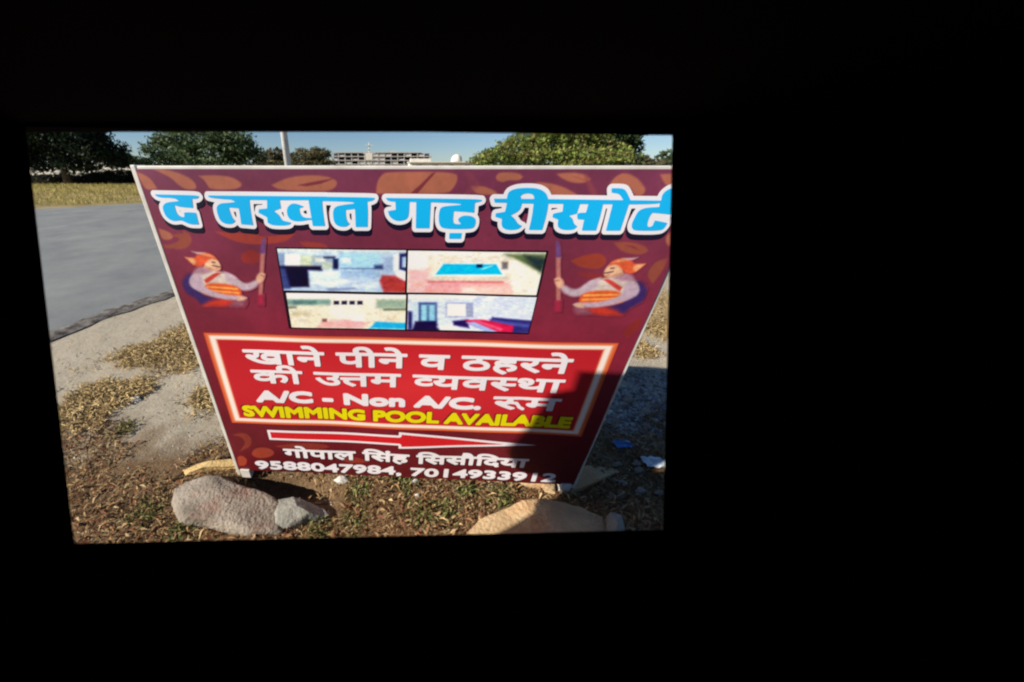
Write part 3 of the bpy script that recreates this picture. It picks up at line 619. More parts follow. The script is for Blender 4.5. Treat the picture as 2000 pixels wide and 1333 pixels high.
# ---- warriors
W_ = [
 ([(1098,70),(1122,70),(1134,190),(1098,190)], (104, 70, 130), 1), ([(1098,185),(1130,185),(1128,490),(1098,490)], (188, 116, 110), .8), ([(1090,485),(1132,485),(1130,560),(1085,560)], (176, 40, 74), 1.6),
 ([(1655,345),(1705,358),(1742,415),(1715,490),(1620,535),(1560,590),(1450,570),(1430,545),(1560,510),(1660,440)], (58, 36, 100), 1.6),
 ([(1340,345),(1440,328),(1560,305),(1660,350),(1682,420),(1600,480),(1500,520),(1290,520),(1270,470),(1290,420)], (216, 198, 188), 1.2),
 ([(1122,392),(1150,372),(1210,408),(1262,402),(1330,345),(1410,325),(1385,400),(1290,452),(1220,464),(1150,436)], (200, 176, 190), 1.2),
 ([(1288,428),(1450,412),(1560,425),(1562,500),(1400,518),(1268,524),(1256,480)], (228, 92, 44), 1), ([(1290,445),(1540,440),(1540,450),(1290,458)], (250, 180, 90), .7), ([(1280,475),(1540,468),(1540,478),(1280,488)], (250, 170, 84), .7),
 ([(1430,340),(1470,332),(1562,395),(1545,420),(1530,415)], (206, 62, 54), .7), ([(1300,548),(1400,525),(1520,550),(1560,592),(1400,590)], (206, 56, 40), 2.2),
 ([(1225,535),(1310,530),(1340,580),(1240,585)], (150, 90, 110), 2.5),
 ([(1585,365),(1650,350),(1690,420),(1642,472),(1410,540),(1240,532),(1218,512),(1260,500),(1400,500),(1560,455)], (196, 170, 188), 1.2), ([(1218,515),(1250,500),(1300,515),(1290,540),(1245,535)], (226, 178, 150), 1),
 ([(1085,335),(1120,318),(1155,350),(1150,390),(1120,402),(1090,372)], (232, 178, 148), 1), ([(1090,345),(1120,340),(1122,346),(1092,352)], (170, 100, 80), .6),
 ([(1555,290),(1625,300),(1655,350),(1560,352),(1500,330)], (176, 130, 150), 1.4), ([(1428,290),(1455,245),(1500,208),(1565,222),(1565,300),(1485,322),(1440,320)], (232, 184, 148), .8),
 ([(1430,290),(1462,287),(1500,279),(1502,285),(1464,296),(1432,297)], (96, 56, 56), .5), ([(1450,306),(1475,303),(1477,308),(1452,311)], (190, 110, 96), .4), ([(1480,312),(1555,288),(1562,306),(1500,324)], (196, 140, 116), 1), ([(1475,258),(1505,254),(1505,262),(1478,266)], (90, 50, 50), .5),
 ([(1465,245),(1490,205),(1560,186),(1625,205),(1645,232),(1720,228),(1655,290),(1590,302),(1552,262),(1515,228)], (226, 92, 54), .9), ([(1650,232),(1722,230),(1652,282),(1630,262)], (240, 170, 120), 1), ([(1490,222),(1540,195),(1600,200),(1560,212)], (242, 164, 116), 1),
 ([(1560,190),(1640,188),(1670,182),(1620,205)], (226, 200, 196), 1)]
umid = (uv(517, 540)[0] + uv(1086, 540)[0]) / 2
for k, lb in enumerate(['printed figure of a moustached man in orange turban with spear, facing left', 'printed figure of a moustached man in orange turban with spear, facing right']):
    sh = []
    for P, c, s in W_:
        Q = soften(z4(P), 2, 75)
        if k: Q = [(2 * umid - a + .004 * 0, b) for a, b in Q]
        sh.append((Q, c, .0060 * s, 1))
    Qa = z4([(1060, 55), (1765, 55), (1765, 620), (1060, 620)]); ua = min(q[0] for q in Qa); ub = max(q[0] for q in z4([(1752, 400)])); va = z4([(1400, 600)])[0][1]; vb = z4([(1400, 60)])[0][1]
    if k: ua, ub = 2 * umid - ub, 2 * umid - ua
    # keep only the cells the figure covers
    xs_ = np.linspace(ua, ub, 190); ys_ = np.linspace(va, vb, 170); Xg, Yg = np.meshgrid(xs_, ys_)
    cover = np.zeros(Xg.shape)
    for P, c, s, al in sh: cover = np.maximum(cover, np.clip(.5 - poly_sdf(Xg, Yg, P) / (2 * s), 0, 1))
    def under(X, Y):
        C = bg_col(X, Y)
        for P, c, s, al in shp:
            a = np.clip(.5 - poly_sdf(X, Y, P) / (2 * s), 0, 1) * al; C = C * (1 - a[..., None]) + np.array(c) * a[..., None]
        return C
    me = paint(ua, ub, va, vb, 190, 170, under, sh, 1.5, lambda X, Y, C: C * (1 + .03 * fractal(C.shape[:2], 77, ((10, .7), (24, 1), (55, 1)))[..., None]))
    bmx = bmesh.new(); bmx.from_mesh(me); bmx.verts.ensure_lookup_table(); cv = cover.ravel()
    bmesh.ops.delete(bmx, geom=[bmx.verts[i] for i in range(len(cv)) if cv[i] <= 0.001], context='VERTS'); bmx.to_mesh(me); bmx.free()
    o = link('figure_print', me, vinyl, S); o['label'] = lb

# ---- red panel with glowing border
ru0, ru1 = (uv(400, 646)[0] + uv(458, 822)[0]) / 2, (uv(1200, 667)[0] + uv(1136, 846)[0]) / 2
rv0, rv1 = (uv(458, 822)[1] + uv(1136, 846)[1]) / 2, (uv(400, 646)[1] + uv(1200, 667)[1]) / 2
bwd = .055
iu0, iu1, iv0, iv1 = ru0 + bwd, ru1 - bwd, rv0 + .040, rv1 - .036
def red_col(X, Y):
    c = np.array((222, 50, 56)); e = np.array((190, 30, 42)); d = np.hypot((X - (ru0 + ru1) / 2) / (ru1 - ru0), (Y - (rv0 + rv1) / 2) / (rv1 - rv0))[..., None] * 1.5
    return c * (1 - np.clip(d, 0, 1)) + e * np.clip(d, 0, 1)
def border_post(X, Y, C):
    dx = np.minimum(X - ru0, ru1 - X); dy = np.minimum((Y - rv0) * bwd / .040, (rv1 - Y) * bwd / .036); d = np.minimum(dx, dy) / bwd
    stops = [(-.1, (176, 40, 34)), (.05, (214, 84, 46)), (.30, (238, 132, 84)), (.45, (254, 234, 224)), (.62, (255, 244, 236)), (.80, (254, 222, 204)), (.9, (222, 90, 60)), (1.0, (198, 34, 42))]
    out = C.copy()
    for ch in range(3): out[..., ch] = np.where(d < 1.0, np.interp(d, [s[0] for s in stops], [s[1][ch] for s in stops]), C[..., ch])
    return out
rp = link('red_panel_print', paint(ru0, ru1, rv0, rv1, 520, 170, red_col, [], 1.5, border_post), vinyl, S); rp['label'] = 'bright red text panel with orange and cream border'

# ---- lettering from strokes of type
dg = None
def glyph_tris(txt):
    c = bpy.data.curves.new('t', 'FONT'); c.body = txt; c.size = 1; c.resolution_u = 4
    o = bpy.data.objects.new('t', c); COL.objects.link(o); bpy.context.view_layer.update()
    dgx = bpy.context.evaluated_depsgraph_get(); me = bpy.data.meshes.new_from_object(o.evaluated_get(dgx))
    me.calc_loop_triangles(); co = np.array([v.co[:2] for v in me.vertices]) if len(me.vertices) else np.zeros((0, 2))
    T = np.array([[co[i] for i in lt.vertices] for lt in me.loop_triangles]) if len(me.loop_triangles) else np.zeros((0, 3, 2))
    bpy.data.objects.remove(o); bpy.data.curves.remove(c); bpy.data.meshes.remove(me); return T
def clip_tris(T, xmax):
    out = []
    for t3 in T:
        P = [tuple(q) for q in t3]; Q = []
        for i in range(3):
            a, b = P[i], P[(i + 1) % 3]
            if a[0] <= xmax: Q.append(a)
            if (a[0] <= xmax) != (b[0] <= xmax): s = (xmax - a[0]) / (b[0] - a[0]); Q.append((xmax, a[1] + s * (b[1] - a[1])))
        for i in range(1, len(Q) - 1): out.append([Q[0], Q[i], Q[i + 1]])
    return np.array(out).reshape(-1, 3, 2)
def adv(txt):
    a = glyph_tris(txt + 'म')[:, :, 0].max(); b = glyph_tris('म')[:, :, 0].max(); return a - b
H_DEV = glyph_tris('व')[:, :, 1].max(); H_CAP = glyph_tris('H')[:, :, 1].max()
def compose(parts):
    """parts: (text, stem) where stem>0 drops the upright at the right end (half letter)"""
    out = []; x = 0
    for txt, cut in parts:
        T = glyph_tris(txt); a = adv(txt)
        if cut: T = clip_tris(T, a - cut); a -= cut
        T = T.copy(); T[:, :, 0] += x; out.append(T); x += a
    return np.concatenate(out)
def letter_mesh(T, u0, u1, vb, vt, h, bold, lay, extra=None, shear=0.0, step=.0023):
    """T triangles in type units -> board; ink spans u0..u1, baseline vb, head height vt"""
    T = T.copy(); x0, x1 = T[:, :, 0].min(), T[:, :, 0].max(); sx = (u1 - u0) / (x1 - x0); sy = (vt - vb) / h
    U = u0 + (T[:, :, 0] - x0) * sx + shear * T[:, :, 1] * sy; Vv = vb + T[:, :, 1] * sy; T = np.stack([U, Vv], -1)
    if extra:
        extra = [[(u0 + (a - x0) * sx, vb + b * sy) for a, b in L] for L in extra]
    pad = bold + 2 * step; xs = np.arange(T[..., 0].min() - pad, T[..., 0].max() + pad, step); ys = np.arange(T[..., 1].min() - pad, T[..., 1].max() + pad, step)
    X, Y = np.meshgrid(xs, ys); f = np.full(X.shape, .05)
    for t3 in T:
        x0_, y0_ = t3.min(0) - bold - 2 * step; x1_, y1_ = t3.max(0) + bold + 2 * step
        i0, i1 = np.searchsorted(xs, [x0_, x1_]); j0, j1 = np.searchsorted(ys, [y0_, y1_])
        if i1 <= i0 or j1 <= j0: continue
        sl = (slice(j0, j1), slice(i0, i1)); f[sl] = np.minimum(f[sl], poly_sdf(X[sl], Y[sl], [tuple(q) for q in t3]))
    for L in extra or []:
        d = seg_dist(X, Y, [(L[i][0], L[i][1], L[i + 1][0], L[i + 1][1]) for i in range(len(L) - 1)]); f = np.minimum(f, d - .0035)
    return region(f - bold, xs, ys, lay), (f, xs, ys)
def vavg(*pts): return sum(uv(*q)[1] for q in pts) / len(pts)
white = flat('print_white_text', (244, 238, 244)); yellow = flat('print_yellow', (236, 222, 10)); black = flat('print_shadow', (24, 8, 18)); orange_sh = flat('print_yellow_shadow', (120, 20, 24))
def text_line(name, T, left, right, base, top, h, bold, mat, label=None, sh=None, extra=None, shear=0.0, dsh=(-.004, -.004)):
    me, (f, xs, ys) = letter_mesh(T, uv(*left)[0], uv(*right)[0], vavg(*base), vavg(*top), h, bold, 4, extra, shear)
    o = link(name, me, mat, rp if name == 'panel_text' else S)
    if label: o['label'] = label
    if sh: link('text_shadow', region(f - bold - .001, xs + dsh[0], ys + dsh[1], 3), sh, o if name != 'panel_text' else rp)
    return o
Ta = glyph_tris('ा'); low = Ta[Ta[:, :, 1].max(1) < H_DEV * 1.1]; yy_ = Ta[:, :, 1]; STEM = adv('ा') - Ta[yy_ < H_DEV * .5][:, 0].min() + .01
text_line('panel_text', glyph_tris('खाने पीने व ठहरने'), (478, 679), (1114, 699), [(570, 708), (1099, 723)], [(500, 679), (1090, 699)], H_DEV, .0042, white, 'white Hindi line about food and lodging')
hv = H_DEV
ta = adv('उ') + adv('की') + adv(' ')
parts2 = [('की ', 0), ('उ', 0), ('त', 0), ('म ', 0), ('व', STEM), ('यव', 0), ('स', STEM), ('था', 0)]
T2 = compose(parts2)
xt = adv('की ') + adv('उ'); at_ = adv('त')
ex2 = [[(xt + .0, hv * .58), (xt + at_ * .75, hv * .58)]]
text_line('panel_text', T2, (494, 719), (1099, 738), [(597, 745), (1082, 761)], [(520, 719), (1080, 738)], hv, .0040, white, 'white Hindi line about the best arrangements', extra=ex2)
text_line('panel_text', glyph_tris('A/C - Non A/C.'), (508, 779), (934, 792), [(512, 779), (810, 788), (920, 792)], [(524, 761), (829, 770)], H_CAP, .0075, white, 'white bold line A/C - Non A/C.')
Tr = compose([('र', 0), ('म', 0)]); ar = adv('र'); Tr = np.concatenate([glyph_tris('र'), glyph_tris('म') + np.array([ar + .16, 0])])
ex = [[(ar * .50, hv * .42), (ar * .74, hv * .56), (ar * 1.02, hv * .52), (ar * 1.12, hv * .34), (ar * 1.18, hv * .18), (ar * 1.36, hv * .02)], [(ar * .9, hv * .96), (ar + .2, hv * .96)]]
text_line('panel_text', Tr, (964, 771), (1092, 776), [(970, 793), (1082, 797)], [(975, 771), (1085, 775)], hv, .0042, white, 'white Hindi word for room', extra=ex)
text_line('panel_text', glyph_tris('SWIMMING POOL AVAILABLE'), (481, 800), (1110, 820), [(495, 807), (1100, 829)], [(490, 788), (1100, 811)], H_CAP, .0060, yellow, 'yellow bold line SWIMMING POOL AVAILABLE', sh=orange_sh, dsh=(-.006, .004))
text_line('name_text', glyph_tris('गोपाल िसंह िससौिदया'), (558, 880), (1029, 895), [(608, 890), (1023, 906)], [(570, 873), (1020, 892)], hv, .0046, white, 'white Hindi name line under the arrow', sh=black)
text_line('telephone_text', glyph_tris('9588047984, 7014933912'), (504, 903), (1083, 926), [(515, 910), (1075, 934)], [(515, 896), (1070, 919)], glyph_tris('8')[:, :, 1].max(), .0048, white, 'white telephone numbers along the bottom edge', sh=black)
# ---- arrow
ua0 = uv(527, 845)[0]; us_ = uv(779, 855)[0]; utip = uv(1047, 864)[0]
vc = vavg((530, 844), (790, 856), (1047, 864)); hb = (uv(560, 836)[1] - uv(560, 855)[1]) / 2; hh = (uv(790, 838)[1] - uv(790, 870)[1]) / 2
AR = [(ua0, vc + hb), (us_, vc + hb), (us_, vc + hh), (utip, vc), (us_, vc - hh), (us_, vc - hb), (ua0, vc - hb)]
E = [(*AR[i], *AR[(i + 1) % 7]) for i in range(7)]; xs, ys, X, Y = grid_for(E, .02, .0024); fa = poly_sdf(X, Y, AR)
ao = link('arrow_print', region(fa + .013, xs, ys, 4), flat('print_red', (214, 30, 40)), S)
link('arrow_outline', region(fa, xs, ys, 3), white, ao)

# ------------------------------------------------------------------ trees and shrubs
leaf_mat = tint_mat('foliage', .6, .25, .35)
bark = noise_col('bark', (.07, .05, .035), (.16, .12, .08), 20, .95, .8, 60)
def crown_mesh(center, clumps, n, size, cols, droop=0.0):
    """clumps: (offset, radii, weight); returns leaves as small quads in uneven sprays"""
    w = np.array([c[2] for c in clumps], float); w /= w.sum(); k = rng.choice(len(clumps), n, p=w)
    O = np.array([c[0] for c in clumps], float)[k]; Rr = np.array([c[1] for c in clumps], float)[k]
    # sub sprays
    ns = max(20, n // 55); sd = rng.normal(0, 1, (ns, 3)); sd /= np.linalg.norm(sd, axis=1)[:, None]; sd *= rng.uniform(.45, 1.22, (ns, 1)) ** .7
    sp = rng.integers(0, ns, n); P = O + sd[sp] * Rr + rng.normal(0, 1, (n, 3)) * Rr * .10
    if droop: P[:, 2] -= droop * np.abs(rng.normal(0, 1, n)) * (np.hypot(P[:, 0], P[:, 1]) / (np.abs(P[:, 0]).max() + .1))
    P += np.array(center); P[:, 2] = np.maximum(P[:, 2], .05)
    a = rng.normal(0, 1, (n, 3)); a /= np.linalg.norm(a, axis=1)[:, None]; b = np.cross(a, rng.normal(0, 1, (n, 3))); b /= np.linalg.norm(b, axis=1)[:, None]
    s = rng.uniform(size * .6, size * 1.4, (n, 1))
    Vv = np.stack([P - a * s, P + b * s * .55, P + a * s, P - b * s * .55], 1).reshape(-1, 3); i = np.arange(n) * 4
    tone = rng.uniform(.6, 1.4, ns)[sp][:, None]
    C = np.array(cols)[(rng.integers(0, len(cols), ns)[sp] + (rng.random(n) < .25)) % len(cols)] * tone * rng.uniform(.8, 1.2, (n, 1))
    return np_mesh(Vv, np.c_[i, i + 1, i + 2, i + 3], np.repeat(C, 4, 0))
def tree(name, base, H, clumps, n, size, cols, label, cat, trunk_r=.18, group=None, limbs=7, droop=0.0):
    t_ = empty(name, base, label, cat, group); b = Vector(base); mb = MB()
    fork = b + Vector((.1, 0, H * .32))
    mb.tube([b - Vector((0, 0, .2)), b + Vector((.05, .03, H * .15)), fork], [trunk_r * 1.3, trunk_r, trunk_r * .8], 9)
    for c in sorted(clumps, key=lambda c: -c[2])[:limbs]:
        e = b + Vector(c[0]); m = fork.lerp(e, .5) + Vector((random.uniform(-.2, .2), 0, .1 * H * .3)); mb.tube([fork, m, e], [trunk_r * .6, trunk_r * .35, trunk_r * .08], 6)
        for _ in range(3):
            e2 = e + Vector((random.uniform(-1, 1) * c[1][0], random.uniform(-1, 1) * c[1][1], random.uniform(-.3, 1) * c[1][2])) * .8; mb.tube([m.lerp(e, .5), e2], [trunk_r * .2, trunk_r * .04], 5)
    mb.build('trunk', bark, t_, True)
    link('crown', crown_mesh(base, clumps, n, size, cols, droop), leaf_mat, t_)
    return t_
def px_clumps(D, L):
    """L: (column, row, rx px, ry px, weight) relative to base column"""
    out = []
    for x, y, rx, ry, w in L:
        out.append(((x / 685 * D, random.uniform(-.15, .15) * rx / 685 * D, above(y, D)), (rx / 685 * D, rx / 685 * D * .8, ry * .00128 * D), w))
    return out
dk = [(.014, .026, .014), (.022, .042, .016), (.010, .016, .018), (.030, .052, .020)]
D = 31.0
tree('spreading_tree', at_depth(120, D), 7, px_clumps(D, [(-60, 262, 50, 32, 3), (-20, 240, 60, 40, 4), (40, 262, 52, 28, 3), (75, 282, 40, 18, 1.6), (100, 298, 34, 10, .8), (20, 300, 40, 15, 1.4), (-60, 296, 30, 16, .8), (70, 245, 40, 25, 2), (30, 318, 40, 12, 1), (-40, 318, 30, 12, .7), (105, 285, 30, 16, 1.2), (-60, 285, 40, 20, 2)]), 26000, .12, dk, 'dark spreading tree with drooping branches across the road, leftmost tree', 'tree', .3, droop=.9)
D = 36.0
mg = [(.075, .12, .05), (.10, .15, .06), (.055, .09, .04), (.13, .17, .08)]
tree('tree', at_depth(400, D), 5.5, px_clumps(D, [(0, 268, 60, 20, 3), (-60, 292, 45, 22, 3), (55, 275, 45, 20, 2.5), (20, 300, 85, 24, 4), (-20, 316, 90, 14, 3), (75, 300, 32, 20, 1.5), (-30, 254, 30, 10, .6)]), 15000, .15, mg, 'mid green bushy tree behind the left part of the sign top', 'tree', .22)
D = 60.0
ob = [(.12, .115, .05), (.15, .13, .065), (.09, .085, .04), (.18, .15, .08)]
tree('shrub', at_depth(537, D), 3.2, px_clumps(D, [(-8, 310, 22, 14, 2), (8, 302, 18, 12, 1), (-2, 320, 36, 10, 2)]), 5000, .16, ob, 'olive brown shrub left of the concrete pole', 'shrub', .1)
tree('shrub', at_depth(610, D), 3.6, px_clumps(D, [(-8, 308, 30, 15, 2), (15, 304, 22, 14, 1.5), (0, 320, 42, 10, 2)]), 7000, .16, ob, 'olive brown shrub between the concrete pole and the unfinished building', 'shrub', .1)
D = 20.0
yg = [(.14, .20, .04), (.20, .25, .05), (.09, .14, .03), (.24, .24, .07), (.20, .17, .07), (.27, .29, .07)]
tree('tree', at_depth(1075, D), 4, px_clumps(D, [(-95, 312, 52, 20, 2.5), (-60, 290, 45, 24, 3), (0, 280, 52, 30, 4), (60, 292, 50, 30, 4), (100, 305, 40, 22, 2), (20, 310, 110, 20, 4), (-20, 258, 45, 14, 1.2), (50, 258, 45, 18, 1.5), (-128, 320, 22, 9, .6)]), 21000, .085, yg, 'big yellow green bushy tree rising behind the right half of the sign', 'tree', .2)
D = 27.0
tree('tree', at_depth(1180, D), 5, px_clumps(D, [(0, 275, 40, 30, 3), (25, 290, 32, 22, 2), (15, 258, 38, 20, 2), (0, 310, 50, 18, 2)]), 12000, .12, [(.035, .065, .02), (.05, .09, .03), (.03, .045, .02)], 'dark green tree just behind the right end of the yellow green tree', 'tree', .2)
D = 55.0
for k, (x, y, rx, ry, lb) in enumerate([(1250, 314, 22, 9, 'low grey green bush right of the big tree'), (1300, 308, 18, 14, 'green bush at the right edge under the sky'), (1272, 318, 26, 6, 'low dry scrub between the two bushes at the right'), (232, 312, 26, 12, 'distant green bush between the two left trees'), (268, 316, 22, 9, 'small distant bush beside the sign top left corner')]):
    tree('bush', at_depth(x, D), 2.2, px_clumps(D, [(0, y, rx, ry, 2), (rx * .4, y + 6, rx * .7, ry * .7, 1)]), 2600, .15, ob if k in (0, 2) else mg, lb, 'bush', .06)
D = 34.0
for k, (x, rx, y, lb) in enumerate([(150, 70, 350, 'low bushes coloured near black for the shade under the leftmost tree'), (235, 55, 346, 'low bushes coloured near black for the shade between the leftmost tree and the sign'), (60, 35, 354, 'low bushes coloured near black for the shade at the left edge under the leftmost tree')]):
    tree('shade_thicket', at_depth(x, D), 1.2, px_clumps(D, [(0, y, rx, 11, 2), (rx * .5, y + 3, rx * .6, 9, 1), (-rx * .6, y + 4, rx * .5, 8, 1)]), 9000, .09, [(.02, .02, .012), (.03, .025, .015), (.015, .018, .012)], lb, 'bush', .04, limbs=3)  # low bushes whose near-black leaf colour carries the tree shade on the ground

# ------------------------------------------------------------------ poles
conc = noise_col('concrete_pole', (.46, .44, .40), (.58, .56, .52), 6, .85, .2, 40)
D = 15.0; pb = at_depth(563, D); pole = empty('utility_pole', pb, 'tall pale concrete utility pole rising behind the sign', 'utility pole')
MB().tube([pb - Vector((0, 0, .3)), pb + Vector((0, 0, 4)), pb + Vector((0, 0, 8.4))], [.15, .13, .10], 12).build('shaft', conc, pole, True)
mb = MB(); mb.box(pb + Vector((0, -.14, 7.9)), (1.6, .08, .1)); mb.build('crossarm', noise_col('galvanised_steel', (.30, .31, .32), (.4, .41, .42), 10, .5, metallic=.6), pole)
ins_m = noise_col('brown_ceramic', (.12, .05, .03), (.2, .08, .05), 10, .3)
for dx in (-.7, 0, .7): MB().tube([pb + Vector((dx, -.14, 7.95)), pb + Vector((dx, -.14, 8.02)), pb + Vector((dx, -.14, 8.12))], [.03, .055, .03], 8).build('insulator', ins_m, pole)
D = 80.0; pb = at_depth(722, D); pole = empty('transformer_pole', pb, 'distant pale pole with a transformer in front of the unfinished building', 'utility pole')
MB().tube([pb - Vector((0, 0, .3)), pb + Vector((0, 0, above(279, D)))], [.16, .12], 8).build('shaft', conc, pole, True)
mb = MB(); mb.box((pb.x, pb.y - .2, above(284, D)), (1.9, .12, .14)); mb.box((pb.x, pb.y - .2, above(292, D)), (1.3, .12, .12)); mb.build('crossarm', conc, pole)
mb = MB(); mb.box((pb.x, pb.y - .5, above(307, D)), (1.5, .9, 1.3)); mb.build('transformer_box', noise_col('cream_paint', (.60, .57, .48), (.7, .67, .58), 8, .6), pole, bevel=.05)
mb = MB(); mb.box((pb.x, pb.y - .3, above(300, D)), (2.8, .12, .12)); mb.box((pb.x + 1.1, pb.y - .3, above(314, D) - .3), (.1, .1, 2.4)); mb.box((pb.x - 1.1, pb.y - .3, above(314, D) - .3), (.1, .1, 2.4)); mb.build('support_frame', conc, pole)

# ------------------------------------------------------------------ buildings
cfr = noise_col('raw_concrete', (.40, .38, .36), (.52, .50, .47), .6, .9, .3, 4)
brk = noise_col('plaster_infill', (.50, .46, .42), (.62, .58, .54), .7, .9)
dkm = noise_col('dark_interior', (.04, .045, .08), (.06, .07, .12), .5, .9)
D = 300.0; x0 = (648 - CX) / 685 * D; x1 = (842 - CX) / 685 * D; zt = above(298.5, D); bld = empty('unfinished_building', ((x0 + x1) / 2, D + 8, 0), 'long unfinished concrete building with open dark storeys beyond the sign top', 'building')
nst = 4; sh_ = zt / nst
mb = MB()
for k in range(nst + 1): mb.box(((x0 + x1) / 2 - (3 if k == nst else 0), D + 8, k * sh_ + .1), ((x1 - x0) - (10 if k == nst else 0), 16, .55)); mb.build('floor_slab', cfr, bld); mb = MB()
nb = 15; mb = MB()
for i in range(nb + 1):
    MB().box((x0 + (x1 - x0) * i / nb * .985 + .5, D + .8, zt / 2), (.7, .7, zt - .6)).build('column', cfr, bld)
MB().box(((x0 + x1) / 2, D + 9.5, zt / 2), ((x1 - x0) - 2, .3, zt - .8)).build('rear_wall', dkm, bld)
for k in range(nst):
    for i in range(nb):
        if (i * 7 + k * 5 + (i // 4)) % 3 == 1 or 5 <= i <= 7:
            xa = x0 + (x1 - x0) * (i + .5) / nb; w = (x1 - x0) / nb - .9
            hh_ = (sh_ - .7) * (random.choice((.3, .5, .7, 1.0)) if not 5 <= i <= 7 else .9)
            MB().box((xa, D + 1.1, k * sh_ + .45 + hh_ / 2), (w, .3, hh_)).build('infill_wall', brk, bld)
MB().box((x0 + (x1 - x0) * .62, D + 5, zt + .6), (5, 5, 1.6)).build('stair_head', cfr, bld)
D = 90.0; cream = noise_col('cream_plaster', (.62, .58, .50), (.74, .70, .62), 1.2, .85)
x0 = (800 - CX) / 685 * D; x1 = (932 - CX) / 685 * D; zt = above(318, D)
hs = empty('low_house', ((x0 + x1) / 2, D + 4, 0), 'low cream flat roofed house with a round dome left of the big tree', 'house')
MB().box(((x0 + x1) / 2, D + 4, zt / 2), (x1 - x0, 8, zt)).build('wall', cream, hs, bevel=.05)
MB().box(((x0 + x1) / 2, D + 3.8, zt + .1), (x1 - x0 + .6, 9, .2)).build('roof', cream, hs)
xh = (822 - CX) / 685 * D
MB().box((xh, D + 3, zt + .2 + .35), (5.2, 4, .7)).build('roof_room', cream, hs)
dm = (895 - CX) / 685 * D; mb = MB(); R_ = 1.45
mb.tube([(dm, D + 3, zt + .2)] + [(dm, D + 3, zt + .2 + .3 + R_ * math.sin(a)) for a in [math.radians(q) for q in (0, 20, 40, 60, 75, 88)]], [R_] + [R_ * math.cos(math.radians(q)) for q in (0, 20, 40, 60, 75, 88)], 18)
mb.build('dome', cream, hs, True)
for k in range(4):
    w = MB().box((x0 + 2.5 + k * 4.1, D - .01, zt * .55), (1.4, .06, 1.1)).build('window', dkm, hs)
D = 62.0; bw = noise_col('whitewashed_wall', (.55, .52, .45), (.72, .68, .60), .8, .9)
x0 = (20 - CX) / 685 * D; x1 = (330 - CX) / 685 * D; wl = empty('boundary_wall', ((x0 + x1) / 2, D, 0), 'long pale boundary wall behind the left trees', 'wall')
MB().box(((x0 + x1) / 2, D, .95), (x1 - x0, .3, 1.9)).build('wall_face', bw, wl)
MB().box(((x0 + x1) / 2, D, 1.95), (x1 - x0 + .1, .42, .12)).build('coping', bw, wl)
for k in range(9): MB().box((x0 + (x1 - x0) * k / 8, D, 1.06), (.45, .45, 2.1)).build('pier', bw, wl)
x0 = (1225 - CX) / 685 * D; x1 = (1420 - CX) / 685 * D; wl = empty('boundary_wall', ((x0 + x1) / 2, D + 3, 0), 'low grey wall behind the bushes at the right edge', 'wall')
MB().box(((x0 + x1) / 2, D + 3, .85), (x1 - x0, .3, 1.7)).build('wall_face', noise_col('grey_wall', (.4, .4, .4), (.5, .5, .5), .8, .9), wl)
MB().box(((x0 + x1) / 2, D + 3, 1.75), (x1 - x0 + .1, .42, .1)).build('coping', bw, wl)

# ------------------------------------------------------------------ black booth added around the camera for the dark surround and lower-right shade
blk = noise_col('matt_black_paint', (.0045, .0042, .0045), (.0065, .006, .006), 3, .95, spec=.02)
booth = empty('added_dark_booth', (.4, -.3, 0), 'matt black booth added around the camera, its opening leaving a dark surround', 'dark surround')
DW = .30                                           # the window panel stands square to the view, 0.34 m ahead
fw = Vector((0, math.cos(PITCH), -math.sin(PITCH))); up = Vector((0, math.sin(PITCH), math.cos(PITCH))); rt = Vector((1, 0, 0)); C0 = Vector((0, 0, CAM_H))
def wp(x, y, d=DW): return C0 + fw * d + rt * ((x - CX) / FPX * d) + up * ((CY - y) / FPX * d)
hole = [wp(50, 248), wp(1313, 265), wp(1295, 1035), wp(145, 1062)]
outer = [wp(-70, 222), wp(2350, 222), wp(2350, 1750), wp(-70, 1750)]
V, F = [], []
th = fw * .012
for q in outer + hole: V.append(q)
for q in outer: V.append(q + th)
for q in ((50, 248), (1313, 265), (1295, 1035), (145, 1062)): V.append(wp(*q, DW + .012) + (wp(*q, DW + .012) - wp(680, 650, DW + .012)) * .004)
for i in range(4):
    j = (i + 1) % 4; F += [(i, j, 4 + j, 4 + i), (8 + j, 8 + i, 12 + i, 12 + j), (4 + i, 4 + j, 12 + j, 12 + i), (j, i, 8 + i, 8 + j)]
link('window_wall', mesh(V, F), blk, booth)
x_l, x_r = outer[0].x, outer[1].x; top_y, top_z = outer[0].y, outer[0].z; bot_y, bot_z = outer[3].y, outer[3].z
RZ = top_z
MB().prism([(x_l, bot_y), (x_r, bot_y), (x_r, bot_y + .03), (x_l, bot_y + .03)], 0, bot_z, lambda a, b, c_: Vector((a, b, c_))).build('lower_wall', blk, booth)
RB = 1.95                                          # the roof climbs from the window head towards the rear
V = [(-1.51, -1.53, RB), (x_r + .05, -1.53, RB), (x_r + .05, top_y + .015, top_z - .014), (x_l - .02, top_y + .015, top_z - .014), (x_l - .02, bot_y + .001, top_z + (RB - top_z) * (top_y - bot_y) / (top_y + 1.5)), (-1.51, bot_y, top_z + (RB - top_z) * (top_y - bot_y + .28) / (top_y + 1.5))]
V += [(a, b, c_ + .025) for a, b, c_ in V]
link('roof', mesh(V, [(5, 4, 3, 2, 1, 0), (6, 7, 8, 9, 10, 11)] + [(k, (k + 1) % 6, 6 + (k + 1) % 6, 6 + k) for k in range(6)]), blk, booth)
def roof_z(y): return top_z + (RB - top_z) * (top_y - y) / (top_y + 1.5) + .01
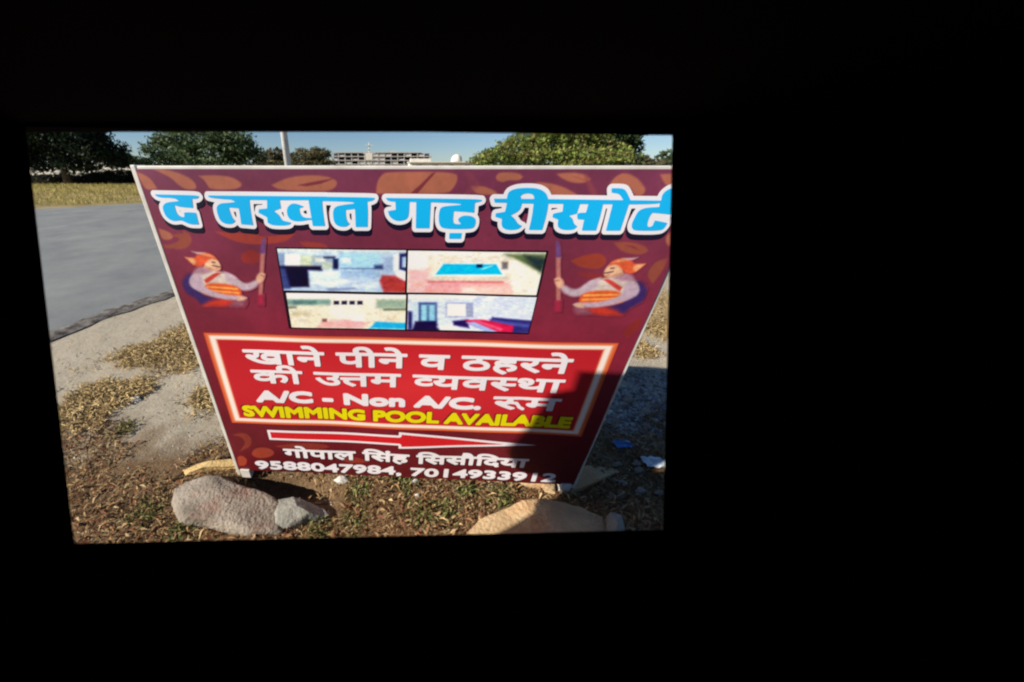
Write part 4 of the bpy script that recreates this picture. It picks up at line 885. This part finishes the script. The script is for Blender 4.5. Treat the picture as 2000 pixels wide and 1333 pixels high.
def wallseg(a, b, name, t_=.02):
    a, b = Vector((*a, 0)), Vector((*b, 0)); d = (b - a).normalized(); n = Vector((d.y, -d.x, 0)) * t_; Q = [a, b, b + n, a + n]
    V = [(q.x, q.y, 0) for q in Q] + [(q.x, q.y, roof_z(q.y)) for q in Q]
    link(name, mesh(V, [(3, 2, 1, 0), (4, 5, 6, 7)] + [(k, (k + 1) % 4, 4 + (k + 1) % 4, 4 + k) for k in range(4)]), blk, booth)
wallseg((-1.47, bot_y), (x_l, bot_y), 'side_wall', t_=-.02); wallseg((-1.47, -1.5), (-1.47, bot_y), 'side_wall', t_=-.02); wallseg((x_r, -1.5), (-1.47, -1.5), 'rear_wall', t_=-.02); wallseg((x_r + .001, bot_y), (x_r + .001, -1.5), 'side_wall', t_=-.02)  # unseen left wall set far out to shade the ground at lower right
# cheeks closing the slanted window panel to the sides
for xx in (x_l + .0005, x_r - .0205):
    MB().prism([(bot_y - .001, bot_z - .001), (bot_y - .001, roof_z(bot_y)), (top_y, roof_z(top_y))], xx, xx + .019, lambda a, b, c_: Vector((c_, a, b))).build('cheek', blk, booth)
MB().box(((x_l + x_r) / 2 - .52, (bot_y - 1.5) / 2, .02), (x_r - x_l + 1.0, 1.5 + bot_y - .01, .03)).build('floor', blk, booth)
# unseen boards added by the booth's left corner, cut to throw the stepped shadow on the sign's lower right
sb = empty('shadow_boards', (-.7, .42, 0), 'unseen boards of unequal height added beside the booth to cast the stepped shadow', 'shadow boards')
plank_m = noise_col('weathered_wood', (.16, .11, .07), (.26, .19, .12), 6, .85, .4, 50)
te = math.tan(SUN_EL)
def shadow_src(u, v, s):      # where a board edge must stand (s metres towards the sun) to shade board point (u, v)
    q = A0 + BU * u; return Vector((q.x, q.y, 0)) + SUN_DIR * s + Vector((0, 0, v + s * te))
uvs = [(1003, 935), (1003, 900), (1010, 860), (1045, 830), (1085, 770), (1130, 765), (1130, 730), (1215, 732)]
pts = [uv(*q) for q in uvs]
us = [p_[0] for p_ in pts]
SS = 1.92
def src_uz(P):        # board-parallel plane SS towards the sun: coordinates (u, z) there for a shaded point P
    P = Vector(P); q = A0 + SUN_DIR * SS; s_ = (P - q).dot(BN) / -SUN_DIR.dot(BN)
    H = P + SUN_DIR * s_; return ((H - A0 - SUN_DIR * SS).dot(BU), P.z + s_ * te)
def on_board(x, y): u, v = uv(x, y); q = A0 + BU * u; return (q.x, q.y, v)
topP = [src_uz(on_board(*q)) for q in ((1003, 880), (1012, 858), (1045, 830), (1085, 770), (1130, 765), (1130, 730), (1215, 732))]
botP = [src_uz(on_board(1003, 885)), src_uz(on_board(1012, 915)), src_uz(on_board(1080, 934)), src_uz(on_ground(1078, 985)), src_uz(on_ground(1072, 1040))]
botP.sort(); ur_ = U1 + .20
def itp(P, u): return float(np.interp(u, [p_[0] for p_ in P], [p_[1] for p_ in P]))
cuts_ = [topP[0][0], topP[2][0], (topP[2][0] + topP[3][0]) / 2 + .02, topP[4][0] - .003, U1 - .02, U1 + .09, ur_]
for i in range(6):
    a_, b_ = cuts_[i] + .0015, cuts_[i + 1] - .0015
    if i < 3: ta_, tb_ = itp(topP[:5], a_), itp(topP[:5], b_)
    else: ta_ = tb_ = topP[5][1]
    ba_, bb_ = itp(botP, a_), itp(botP, b_)
    o_ = A0 + SUN_DIR * SS; n = BN * .012
    pq = [(a_, ba_), (b_, bb_), (b_, tb_), (a_, ta_)]
    V = [Vector(((o_ + BU * u_).x, (o_ + BU * u_).y, z_)) for u_, z_ in pq]; V += [v + n for v in V]
    link('plank', mesh(V, [(3, 2, 1, 0), (4, 5, 6, 7)] + [(k, (k + 1) % 4, 4 + (k + 1) % 4, 4 + k) for k in range(4)]), plank_m, sb)
